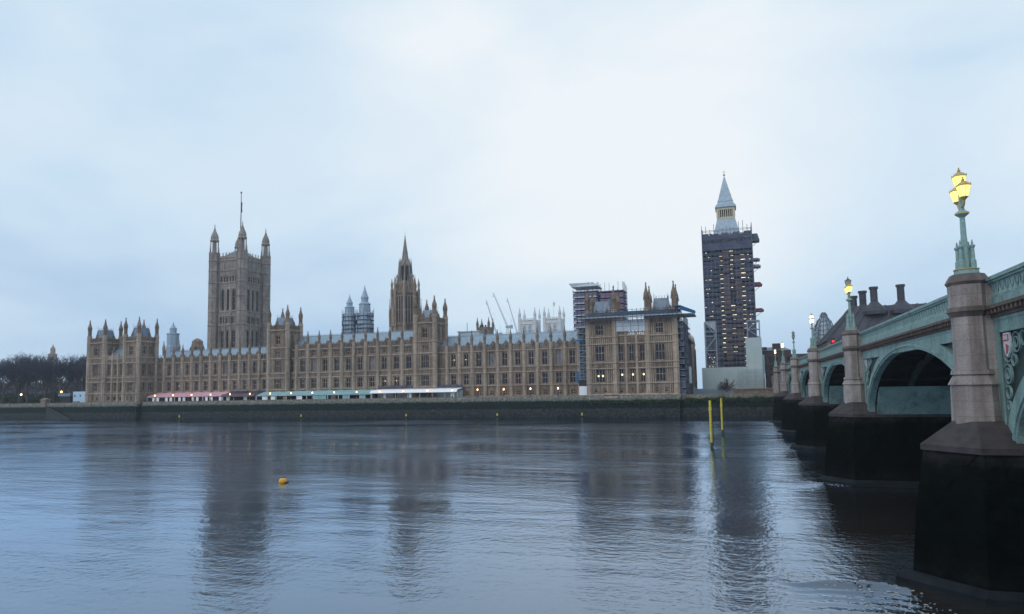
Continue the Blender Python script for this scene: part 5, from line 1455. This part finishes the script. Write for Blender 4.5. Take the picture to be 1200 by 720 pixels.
# ------------------------------------------------------------------ the bridge
PITCHY = 38.137
PY = [40.4 + PITCHY * k for k in range(-1, 5)]
XF, XB = 12.4, 38.0                            # south and north faces
t_br = thing('road_bridge', 'pale teal iron arch bridge on granite piers', 'bridge', (25, 135, 0))
HW = 2.35                                      # half width of a pier at the springing
ZS, BR = 6.9, 6.05
def octo(cx, cy, r): return [(cx + r*math.cos(math.pi/8 + k*math.pi/4), cy + r*math.sin(math.pi/8 + k*math.pi/4)) for k in range(8)]
def pier_meshes():
    m = MB()                                   # tide stained base with pointed cutwaters, battered
    lo = [(7.95, 0), (10.6, -2.85), (40.0, -2.85), (42.6, 0), (40.0, 2.85), (10.6, 2.85)]
    hi = [(9.0, 0), (10.95, -2.6), (39.4, -2.6), (41.6, 0), (39.4, 2.6), (10.95, 2.6)]
    pl = [(7.35, 0), (10.4, -3.2), (40.2, -3.2), (43.2, 0), (40.2, 3.2), (10.4, 3.2)]
    mid = [(lo[i][0]*0.5 + hi[i][0]*0.5, lo[i][1]*0.5 + hi[i][1]*0.5) for i in range(6)]
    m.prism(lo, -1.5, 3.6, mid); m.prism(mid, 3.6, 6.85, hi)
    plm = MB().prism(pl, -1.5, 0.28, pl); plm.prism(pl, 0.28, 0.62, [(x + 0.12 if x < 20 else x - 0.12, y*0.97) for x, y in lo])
    st = MB()
    band = [(x - 0.12 if x < 20 else x + .12, y*1.05) for x, y in hi]
    st.prism(band, 6.851, 7.15, band)
    top = [(10.6, 0), (11.2, -1.15), (39, -1.15), (39.6, 0), (39, 1.15), (11.2, 1.15)]
    st.prism(band, 7.15, 8.35, [(10.45, 0), (11.15, -1.15), (39, -1.15), (39.6, 0), (39, 1.15), (11.15, 1.15)])
    sh = MB(); cx = 11.55
    sh.prism(octo(cx, 0, 1.16), 7.3, 10.2, octo(cx, 0, 1.09))
    sh.prism(octo(cx, 0, 1.2), 10.2, 10.72, octo(cx, 0, 0.92)); sh.prism(octo(cx, 0, 1.04), 10.72, 10.95, octo(cx, 0, 1.0))
    sh.prism(octo(cx, 0, 0.86), 10.95, 13.7, octo(cx, 0, 0.84))
    sh.prism(octo(cx, 0, 0.92), 14.2, 15.35, octo(cx, 0, 0.92))
    sh.box(11.9, 12.95, -0.62, 0.62, 7.3, 15.4)
    cp = MB()
    cp.prism(octo(cx, 0, 0.87), 13.7, 13.95, octo(cx, 0, 1.0)); cp.prism(octo(cx, 0, 1.05), 13.95, 14.2, octo(cx, 0, 0.96))
    ct = MB()
    ct.prism(octo(cx, 0, 0.93), 15.35, 15.5, octo(cx, 0, 1.02)); ct.prism(octo(cx, 0, 1.02), 15.5, 15.72, octo(cx, 0, 0.9)); ct.prism(octo(cx, 0, 0.9), 15.72, 15.92, octo(cx, 0, 0.78))
    body = MB().box(12.9, 37.5, -1.9, 1.9, 7.3, 13.3)
    ring = MB()
    return (m.mesh('pier_base', PIERM), plm.mesh('plinth', PLINTHM), st.mesh('cutwater_cap', GRANITE_DK), sh.mesh('pier_shaft', GRANITE), cp.mesh('pier_capital', GRANITE_CAP), body.mesh('pier_core', NEAR_BLACK), ct.mesh('pier_cap', GRANITE_CAP))
pms = pier_meshes()
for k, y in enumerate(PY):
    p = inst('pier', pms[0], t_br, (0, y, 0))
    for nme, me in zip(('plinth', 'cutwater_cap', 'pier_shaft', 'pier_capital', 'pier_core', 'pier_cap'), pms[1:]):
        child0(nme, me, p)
def arc_pts(ym, a, b, n=40, z0=ZS):
    return [(ym - a*math.cos(math.pi*i/n), z0 + b*math.sin(math.pi*i/n)) for i in range(n + 1)]
def span(y0, y1):
    """meshes of one span between pier centres, in local Y about the middle"""
    half = (y1 - y0)/2
    a = half - HW
    n = 44
    out = {}
    inner = arc_pts(0, a, BR, n)
    def band(mb, r0, r1, xa, xb):
        i0 = arc_pts(0, a + r0, BR + r0, n); i1 = arc_pts(0, a + r1, BR + r1, n)
        for k in range(n):
            q = [i0[k], i0[k+1], i1[k+1], i1[k]]
            mb.slab([(xa, y, z) for y, z in q], (xb - xa, 0, 0))
    m = MB()                                   # the stepped arch ring on the face
    band(m, -0.02, 0.16, XF - 0.02, XF + 0.55); band(m, 0.16, 0.34, XF - 0.10, XF + 0.5)
    band(m, 0.34, 0.42, XF - 0.02, XF + 0.45)
    out['arch_ring'] = (m, TEAL)
    m = MB()                                   # face plate between ring and cornice with a recessed spandrel panel
    top = 13.55
    o2 = arc_pts(0, a + 0.42, BR + 0.42, n)
    o3 = arc_pts(0, a + 1.25, BR + 0.95, n)
    m.slab([(XF, -half, ZS - 0.6), (XF, -half, top), (XF, -a - 1.15, top), (XF, -a - 1.15, ZS - 0.6)], (0.4, 0, 0))
    m.slab([(XF, half, ZS - 0.6), (XF, half, top), (XF, a + 1.15, top), (XF, a + 1.15, ZS - 0.6)], (0.4, 0, 0))
    for k in range(n):                         # border following the ring
        q = [o2[k], o2[k+1], (o3[k+1][0], min(o3[k+1][1], top)), (o3[k][0], min(o3[k][1], top))]
        q = [(max(-a - 1.15, min(a + 1.15, y)), z) for y, z in q]
        m.slab([(XF + 0.003, y, z) for y, z in q], (0.38, 0, 0))
    m.box(XF + 0.005, XF + 0.39, -a - 1.15, a + 1.15, 12.75, top)
    for k in range(9):
        y = -a - 1.0 + (2*a + 2.0) * k / 8
        if abs(y) < a - 5: m.box(XF - 0.02, XF + 0.004, y - 0.06, y + 0.06, 12.98, 13.5)
    m.box(XF - 0.03, XF + 0.004, -a - 1.15, a + 1.15, 13.38, 13.5)
    for sgn in (-1, 1):
        ya, yb = sorted((sgn*(a + 1.02), sgn*(a + 1.17))); m.box(XF - 0.06, XF + 0.004, ya, yb, ZS - 0.3, 12.9)
        ya, yb = sorted((sgn*(a - 3.6), sgn*(a + 1.17))); m.box(XF - 0.06, XF + 0.005, ya, yb, 12.76, 12.9)
    out['spandrel_plate'] = (m, TEAL)
    m = MB()                                   # recessed back of the spandrel, its shade put into the colour
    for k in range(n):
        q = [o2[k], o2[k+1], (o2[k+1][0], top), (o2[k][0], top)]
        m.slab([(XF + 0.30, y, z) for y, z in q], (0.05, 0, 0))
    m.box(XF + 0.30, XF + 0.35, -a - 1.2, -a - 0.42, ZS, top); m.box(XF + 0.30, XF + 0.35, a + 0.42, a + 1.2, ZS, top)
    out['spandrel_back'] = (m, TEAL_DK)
    # Gothic tracery circles and bars in the spandrels
    for sgn in (-1, 1):
        m = MB()
        def ringc(cy, cz, r, w=0.055):
            pts = 18
            for k in range(pts):
                a0, a1 = 2*math.pi*k/pts, 2*math.pi*(k+1)/pts
                m.slab([(XF + 0.06, sgn*(cy + r*math.cos(a0)), cz + r*math.sin(a0)), (XF + 0.06, sgn*(cy + r*math.cos(a1)), cz + r*math.sin(a1)),
                        (XF + 0.06, sgn*(cy + (r-w)*math.cos(a1)), cz + (r-w)*math.sin(a1)), (XF + 0.06, sgn*(cy + (r-w)*math.cos(a0)), cz + (r-w)*math.sin(a0))], (0.1, 0, 0))
        ye = a + 1.1
        ringc(ye - 0.62, 11.95, 0.7); ringc(ye - 1.75, 12.2, 0.5); ringc(ye - 2.6, 12.35, 0.36); ringc(ye - 3.25, 12.45, 0.26)
        ringc(ye - 0.45, 10.7, 0.5); ringc(ye - 0.32, 9.8, 0.34); ringc(ye - 1.3, 11.35, 0.3); ringc(ye - 0.25, 9.15, 0.24)
        ringc(ye - 0.62, 11.95, 0.42); ringc(ye - 1.75, 12.2, 0.28); ringc(ye - 0.45, 10.7, 0.28)
        out['spandrel_tracery', sgn] = (m, TEAL)
    m = MB()                                   # soffit: dark plating above the ribs
    i1 = arc_pts(0, a + 0.5, BR + 0.42, n)
    for k in range(n):
        q = [i1[k], i1[k+1]]
        m.slab([(XF + 0.4, q[0][0], q[0][1]), (XF + 0.4, q[1][0], q[1][1]), (XF + 0.4, q[1][0], q[1][1] + 0.15), (XF + 0.4, q[0][0], q[0][1] + 0.15)], (XB - XF - 0.8, 0, 0))
    for k in range(2, n - 1, 3):               # longitudinal purlins
        y, z = arc_pts(0, a + 0.25, BR + 0.2, n)[k]
        m.box(XF + 0.56, XB - 0.56, y - 0.12, y + 0.12, z - 0.12, z + 0.12)
    out['soffit'] = (m, NEAR_BLACK)
    # painted plates at the springing of each side
    for sgn in (-1, 1):
        pts = [(XF + 0.7, sgn*(a + 0.2), ZS - 0.3), (XF + 0.7, sgn*(a - 0.25), ZS + 0.05), (XF + 0.7, sgn*(a*0.868 - 0.1), ZS + 3.0), (XF + 0.7, sgn*(a + 0.2), ZS + 3.0)]
        out['springing_plate', sgn] = (MB().slab(pts, (XB - XF - 1.4, 0, 0)), TEAL)
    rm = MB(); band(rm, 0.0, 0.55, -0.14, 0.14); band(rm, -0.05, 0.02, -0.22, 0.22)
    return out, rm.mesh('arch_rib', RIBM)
sp_parts, rib_me = span(PY[0], PY[1])
sp_me = {k: mb.mesh(k if isinstance(k, str) else k[0], mt) for k, (mb, mt) in sp_parts.items()}
ctr = [(PY[k] + PY[k+1])/2 for k in range(len(PY) - 1)] + [PY[-1] + PITCHY/2]
for c in ctr:
    sp = inst('arch_span', sp_me['arch_ring'], t_br, (0, c, 0))
    for nme in sp_me:
        if nme != 'arch_ring': child0(nme if isinstance(nme, str) else nme[0], sp_me[nme], sp)
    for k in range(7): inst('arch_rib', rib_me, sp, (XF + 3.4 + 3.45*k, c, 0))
YA, YB = PY[0] - 4, PY[-1] + PITCHY + 2
m = MB(); m.box(XF - 0.10, XF + 0.5, YA, YB, 13.55, 13.72); m.box(XF - 0.42, XF + 0.5, YA, YB, 13.95, 14.12); m.box(XF - 0.2, XF + 0.5, YA, YB, 13.72, 13.95)
y = YA
while y < YB:                                  # dentils under the cornice
    m.box(XF - 0.36, XF - 0.19, y, y + 0.2, 13.72, 13.945); y += 0.52
m.box(XB - 0.5, XB + 0.4, YA, YB, 13.55, 14.12)
obj('cornice', m, BROWNSTONE, t_br)
m = MB(); m.box(XF - 0.14, XF + 0.3, YA, YB, 14.12, 14.5); m.box(XF - 0.02, XF + 0.26, YA, YB, 14.5, 14.66)
m.box(XF - 0.24, XF + 0.36, YA, YB, 15.42, 15.6); m.box(XF - 0.15, XF + 0.3, YA, YB, 15.3, 15.42)
m.box(XB - 0.3, XB + 0.2, YA, YB, 14.12, 15.6)
obj('parapet', m, TEAL, t_br)
m = MB(); y = YA                               # pierced trefoil work of the parapet
while y < min(YB, 160):
    for s2 in (0, 1):
        yy = y + 0.31*s2
    m.box(XF - 0.02, XF + 0.16, y, y + 0.09, 14.66, 15.3)
    m.slab([(XF, y + 0.09, 15.3), (XF, y + 0.62, 15.3), (XF, y + 0.355, 14.98)], (0.14, 0, 0))
    m.slab([(XF, y + 0.09, 14.66), (XF, y + 0.3, 14.66), (XF, y + 0.09, 14.95)], (0.14, 0, 0))
    m.slab([(XF, y + 0.62, 14.66), (XF, y + 0.41, 14.66), (XF, y + 0.62, 14.95)], (0.14, 0, 0))
    m.slab([(XF, y + 0.2, 15.08), (XF, y + 0.355, 14.86), (XF, y + 0.5, 15.08), (XF, y + 0.355, 14.98)], (0.14, 0, 0))
    y += 0.62
while y < YB:
    m.box(XF, XF + 0.16, y, y + 0.3, 14.66, 15.3); y += 0.62
obj('pierced_parapet', m, TEAL_LT, t_br)
obj('parapet_backing', MB().box(XF + 0.2, XF + 0.24, YA, YB, 14.66, 15.3), TEAL_DK, t_br)  # dark sheet added behind the piercing, painting the shade of its holes
obj('deck', MB().box(XF + 0.5, XB - 0.5, YA, YB, 13.45, 14.2), ASPHALT, t_br)
def shield(y, z, sc=1.0):
    m = MB(); xs = XF - 0.02
    m.slab([(xs, y - 0.32*sc, z + 0.45*sc), (xs, y + 0.32*sc, z + 0.45*sc), (xs, y + 0.32*sc, z - 0.1*sc), (xs, y + 0.2*sc, z - 0.36*sc), (xs, y, z - 0.55*sc), (xs, y - 0.2*sc, z - 0.36*sc), (xs, y - 0.32*sc, z - 0.1*sc)], (0.1, 0, 0))
    o = obj('shield', m, SHIELD_W, t_br)
    m = MB(); m.box(xs - 0.03, xs - 0.001, y - 0.28*sc, y + 0.28*sc, z + 0.12*sc, z + 0.38*sc)
    m.slab([(xs - 0.03, y - 0.24*sc, z - 0.08*sc), (xs - 0.03, y + 0.02*sc, z + 0.0*sc), (xs - 0.03, y + 0.02*sc, z - 0.42*sc), (xs - 0.03, y - 0.14*sc, z - 0.32*sc)], (0.028, 0, 0))
    obj('charge', m, SHIELD_R, o)
    m = MB()
    for k in range(3): m.box(xs - 0.045, xs - 0.031, y - 0.2*sc + 0.15*k*sc, y - 0.12*sc + 0.15*k*sc, z + 0.17*sc, z + 0.34*sc)
    obj('charge', m, SHIELD_W, o)
for k in range(1, 6):
    shield(PY[k] - 2.1, 12.15, 1.2)
    shield(PY[k] + 2.1, 12.15, 1.2)
obj('abutment', MB().box(XF + 0.2, XB, YB - 6, YB + 60, -1, 13.5), GRANITE, t_br)

# lamp standards on the piers
def lantern_meshes():
    g = MB().lathe(0, 0, [(0.2, 0.1), (0.3, 0.48), (0.325, 0.66)], 6)
    fr = MB().lathe(0, 0, [(0.03, -0.12), (0.1, -0.04), (0.2, 0.06), (0.2, 0.1)], 6)
    for k in range(6):
        a = math.pi/6 + k*math.pi/3
        fr.tube((0.2*math.cos(a), 0.2*math.sin(a), 0.09), (0.335*math.cos(a), 0.335*math.sin(a), 0.66), 0.013, 0.013, 4)
    cp = MB().lathe(0, 0, [(0.33, 0.66), (0.345, 0.7), (0.30, 0.75), (0.22, 0.83), (0.11, 0.9), (0.06, 0.94), (0.09, 0.98), (0.03, 1.04), (0.05, 1.09), (0.02, 1.17)], 6)
    for k in range(6):
        a = math.pi/6 + k*math.pi/3
        cp.tube((0.33*math.cos(a), 0.33*math.sin(a), 0.7), (0.34*math.cos(a), 0.34*math.sin(a), 0.8), 0.03, 0.01, 4)
    gb = MB().lathe(0, 0, [(0.35, 0.63), (0.35, 0.69)], 6)
    return g, fr, cp, gb
LG, LF, LC, LB = lantern_meshes()
lant = {s_: LG.mesh('lantern_glass', mt) for s_, mt in (('on', LANT), ('off', LANT_OFF), ('pale', LANT_W))}
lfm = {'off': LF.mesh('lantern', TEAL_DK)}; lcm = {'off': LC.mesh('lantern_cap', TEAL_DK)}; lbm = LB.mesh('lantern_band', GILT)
for k_ in ('on', 'pale'): lfm[k_] = LF.mesh('lantern', GILT); lcm[k_] = LC.mesh('lantern_cap', GILT)  # lamplight put into the colour: frame and cap turn gilt only where lit
def lamp_col():
    b = MB()
    b.prism(octo(0, 0, 0.58), 0, 0.25, octo(0, 0, 0.55)); b.prism(octo(0, 0, 0.24), 0.25, 1.9, octo(0, 0, 0.15)); b.prism(octo(0, 0, 0.15), 1.9, 2.1, octo(0, 0, 0.13))
    for k in range(4):
        a = k*math.pi/2 + math.pi/4
        x, y = 0.38*math.cos(a), 0.38*math.sin(a)
        b.lathe(x, y, [(0.15, 0.25), (0.14, 0.7), (0.1, 0.78), (0.085, 1.35), (0.135, 1.42), (0.14, 1.5), (0.05, 1.56), (0.05, 1.66), (0.02, 1.8)], 6)
    c = MB().lathe(0, 0, [(0.14, 2.1), (0.12, 3.05), (0.17, 3.1), (0.32, 3.22), (0.32, 3.32), (0.17, 3.42), (0.13, 3.5), (0.11, 4.4), (0.16, 4.5), (0.1, 4.6)], 8)
    arm = MB()
    for sgn in (-1, 1):
        pts = [(0, 3.5), (0.14, 3.62), (0.34, 3.6), (0.48, 3.72), (0.55, 3.86)]
        pts2 = [(0, 4.2), (0.2, 4.05), (0.36, 3.86), (0.34, 3.62)]
        for q in (pts, pts2):
            for p, n_ in zip(q, q[1:]): arm.tube((0, sgn*p[0], p[1]), (0, sgn*n_[0], n_[1]), 0.055, 0.05, 5)
    gl = MB().lathe(0, 0, [(0.335, 3.23), (0.335, 3.31)], 8).lathe(0, 0, [(0.6, 0.255), (0.6, 0.3)], 8)
    return b.mesh('base', TEAL), c.mesh('column', TEAL), arm.mesh('scroll_arm', GILT), gl.mesh('gilt_collar', GILT)
lb, lcol, larm, lgl = lamp_col()
LABELS = [('nearest gilded lamp standard with three bright yellow lanterns', 'on', 'on'), ('lamp standard on the second pier with an unlit top lantern', 'off', 'on'),
          ('third lamp standard along the bridge, all lanterns glowing pale', 'pale', 'pale'), ('dark unlit lamp standard on the fourth pier', 'off', 'off'),
          ('lit lamp standard on the fifth pier along the bridge', 'pale', 'pale'), ('small lit lamp standard at the far end of the bridge', 'pale', 'pale')]
lys = PY[1:] + [PY[-1] + PITCHY]
for (lab, top, low), y in zip(LABELS, lys):
    t = thing('lamp_standard', lab, 'street lamp', (11.55, y, 15.92), 'lamp standards on the bridge')
    for nme, me in (('base', lb), ('column', lcol), ('scroll_arm', larm), ('gilt_collar', lgl)): inst(nme, me, t, t.location)
    for dy, dz, st in ((0, 4.6, top), (-0.55, 3.95, low), (0.55, 3.95, low)):
        w = (11.55, y + dy, 15.92 + dz)
        l_ = inst('lantern', lfm[st], t, w)
        child0('lantern_glass', lant[st], l_); child0('lantern_cap', lcm[st], l_); child0('lantern_band', lbm, l_)
# far end pier shaft at the bank
p = inst('pier_shaft', pms[3], t_br, (0, PY[-1] + PITCHY, 0)); child0('pier_capital', pms[4], p); child0('pier_cap', pms[6], p)

# red signal seen over the parapet
t = thing('traffic_signal', 'small red traffic signal above the bridge parapet', 'traffic light', (13.4, 108, 14.2))
obj('post', MB().tube((13.4, 108, 14.2), (13.4, 108, 16.2), 0.07, 0.07, 8), SCAF, t)
obj('head', MB().box(13.15, 13.65, 107.9, 108.15, 15.7, 16.9), NEAR_BLACK, t)
obj('lens', MB().tube((13.4, 107.88, 16.45), (13.4, 107.7, 16.45), 0.17, 0.17, 12), REDL, t)

# ------------------------------------------------------------------ buildings beyond the bridge
t = thing('office_building', 'dark bronze roofed office block with tall chimneys behind the bridge', 'building', (60, 310, 6.5))
obj('wall', MB().box(34, 110, 290, 330, 6.5, 26.5), STONE_DK, t)
m = MB()
for k in range(18):
    for z in (19.5, 23.2): m.box(35.5 + k*4, 38 + k*4, 289.9, 289.98, z, z + 2.2)
obj('window_band', m, GLASS_P, t)
m = MB(); A = [(33.5, 289.5), (110.5, 289.5), (110.5, 330), (33.5, 330)]; Bq = [(46, 302), (100, 302), (100, 318), (46, 318)]
m.prism(A, 26.5, 41.0, Bq)
for k in range(20):                            # ribs running up the roof
    f = k/19; x = 33.5 + 77*f; x2 = 46 + 54*f
    m.tube((x, 289.4, 26.6), (x2, 301.9, 41.1), 0.28, 0.28, 4)
    m.tube((33.4, 289.5 + 40.5*f, 26.6), (45.9, 302 + 16*f, 41.1), 0.28, 0.28, 4)
obj('roof', m, BRONZE, t)
for x, y, zt in ((53.2, 300, 48.5), (62.8, 300, 48.8), (50.6, 309, 48.2), (47.5, 312, 46.6)):
    c = MB().lathe(x, y, [(4.6, 37.2), (4.6, 38.6), (3.4, 40.2), (2.2, 41.4), (1.6, 42.2), (1.35, 42.4), (1.35, zt - 1.0), (1.7, zt - 0.9), (1.7, zt), (1.2, zt)], 12)
    obj('chimney', c, BRONZE, t)
t = thing('domed_cupola', 'pale scaffolded dome peeping over the bridge parapet', 'dome', (38.2, 334, 20))
prof = [(4.9, 20), (4.9, 29), (4.6, 31.5), (3.9, 34.5), (2.8, 37.5), (1.5, 39.6), (1.1, 40.0), (1.0, 41.2), (0.1, 42.4)]
obj('dome', MB().lathe(38.2, 334, prof, 14), LEAD, t)
m = MB()
for k in range(14):
    a = 2*math.pi*k/14
    for (r0, z0), (r1, z1) in zip(prof, prof[1:]): m.tube((38.2 + (r0+.5)*math.cos(a), 334 + (r0+.5)*math.sin(a), z0), (38.2 + (r1+.5)*math.cos(a), 334 + (r1+.5)*math.sin(a), z1), 0.13, 0.13, 3)
for z in (22, 24, 26, 28, 30, 32, 34, 36, 38):
    r = [p for p in prof if p[1] <= z][-1][0] - 0.2
    for k in range(14):
        a, b = 2*math.pi*k/14, 2*math.pi*(k+1)/14
        m.tube((38.2 + (r+.6)*math.cos(a), 334 + (r+.6)*math.sin(a), z), (38.2 + (r+.6)*math.cos(b), 334 + (r+.6)*math.sin(b), z + (k % 3)*0.6), 0.14, 0.14, 3)
obj('scaffold', m, SCAF, t)
t = thing('brick_building', 'dark brick terrace with chimneys between clock tower and bridge', 'building', (25, 345, 6.5))
m = MB().box(10.6, 24, 340, 355, 6.5, 26).box(24.01, 44, 338, 356, 6.5, 24).box(16, 19.5, 341, 344, 26.001, 29.4).box(11.2, 13.4, 341, 344, 26.001, 27.8)
obj('wall', m, BRICKD, t)
m = MB().prism([(10.4, 339.7), (24.2, 339.7), (24.2, 355), (10.4, 355)], 26, 27.8, [(13, 345), (21, 345), (21, 350), (13, 350)]); obj('roof', m, LEAD_DK, t)
wme = MB().box(-0.6, 0.6, -0.08, 0, 0, 2.0).mesh('window', GLASS)
for k in range(5):
    for z in (9, 13, 17, 21): inst('window', wme, t, (12.2 + 2.6*k, 339.98, z))

# ------------------------------------------------------------------ things in the water
def post(label, x, y, zt, seed):
    t = thing('mooring_post', label, 'mooring post', (x, y, 0))
    m = MB(); rnd = random.Random(seed); z = -1.5; px, py = x, y
    m.lathe(x, y, [(0.21, 0.9), (0.21, zt - 0.9), (0.19, zt)], 10)
    obj('pole', m, YEL, t)
    obj('weedy_foot', MB().lathe(x, y, [(0.23, -1.5), (0.235, 0.6), (0.21, 0.9)], 10), LEAF, t)
    m = MB(); m.lathe(x, y, [(0.24, zt - 1.7), (0.28, zt - 1.65), (0.28, zt - 1.2), (0.24, zt - 1.15)], 10); m.lathe(x, y, [(0.25, zt - 4.2), (0.25, zt - 3.9)], 10)
    obj('band', m, YEL, t)
    m = MB(); m.tube((x + 0.32, y - 0.2, 0.2), (x + 0.32, y - 0.2, zt - 1.5), 0.05, 0.05, 4)
    for k in range(12): m.box(x + 0.1, x + 0.34, y - 0.36, y - 0.28, 0.5 + k*0.5, 0.55 + k*0.5)
    obj('ladder', m, NEAR_BLACK, t)
post('taller yellow mooring post standing in the river, left of its twin', -4.7, 116.3, 7.8, 1)
post('more distant yellow mooring post in the river, right of its twin', -3.7, 148.2, 7.5, 2)
t = thing('buoy', 'round orange yellow buoy floating in mid river', 'buoy', (-50.7, 65.9, 0))
m = MB().lathe(-50.7, 65.9, [(0.1, -0.25), (0.32, -0.12), (0.46, 0.12), (0.44, 0.32), (0.28, 0.5), (0.1, 0.56)], 14); obj('float', m, ORANGE, t, smooth=True)
obj('ring', MB().lathe(-50.7, 65.9, [(0.1, 0.55), (0.1, 0.66)], 8).lathe(-50.25, 66.0, [(0.05, -0.1), (0.3, 0.02), (0.22, 0.12)], 8), NEAR_BLACK, t)
for lab, px_, y in (('yellow marker post below the pink marquee', -226.3, 225.3), ('yellow marker post below the teal marquee', -165.0, 225.3), ('yellow marker post below the white marquee', -118.5, 225.3),
                   ('yellow marker post below the right wing', -82.2, 225.3), ('yellow marker post at the projecting wall under the end block', -51.3, 225.3)):
    t = thing('marker_post', lab, 'marker post', (px_, y, 0), 'yellow markers along the river wall')
    obj('stake', MB().tube((px_, y, -0.8), (px_, y, 1.1), 0.12, 0.1, 6), NEAR_BLACK, t)
    obj('topmark', MB().lathe(px_, y, [(0.3, 0.75), (0.3, 1.25), (0.08, 1.75)], 8), YEL, t)
gb = MB().lathe(0, 0, [(0.02, -0.24), (0.08, -0.2), (0.12, -0.05), (0.1, 0.12), (0.06, 0.2), (0.05, 0.27), (0.01, 0.3)], 10)
gbody = MB(); gbody.v = [(z, y, x*0.9 + 0.05 + (max(0, z - 0.12))*0.9) for x, y, z in gb.v]; gbody.f = gb.f
gme = gbody.mesh('gull', SKIN_W, (0, 0, 0), True)
wg = MB()
for s_ in (-1, 1): wg.slab([(-0.26, s_*0.09, 0.09), (-0.05, s_*0.13, 0.11), (0.1, s_*0.11, 0.1), (0.08, s_*0.07, 0.17), (-0.2, s_*0.05, 0.14)], (0, s_*0.012, 0.01))
wgm = wg.mesh('wing', GULLG)
for lab, (x, y), rz in (('white gull on the water, farther of two in the great tower reflection', (-22.3, 21.6), 0.4), ('white gull on the water, nearer of two in the great tower reflection', (-21.0, 19.0), 2.4)):
    o = inst('gull', gme, None, (x, y, 0), rz); tag(o, lab, 'gull')
    child0('wing', wgm, o)

# ------------------------------------------------------------------ river mist
hz = MB().box(-710, 420, -60, 700, -1.6, 135.0)
hm = bpy.data.materials.new('river_haze'); hm.use_nodes = True
ht = hm.node_tree; ht.nodes.clear()
ho = ht.nodes.new('ShaderNodeOutputMaterial'); hv = ht.nodes.new('ShaderNodeVolumePrincipled')
hv.inputs['Color'].default_value = (0.86, 0.92, 1.0, 1); hv.inputs['Density'].default_value = 0.00014; hv.inputs['Anisotropy'].default_value = 0.0
ht.links.new(hv.outputs[0], ho.inputs['Volume'])
o = obj('haze', hz, hm, None); tag(o, 'thin blue grey mist over the river', 'haze', None, 'stuff')
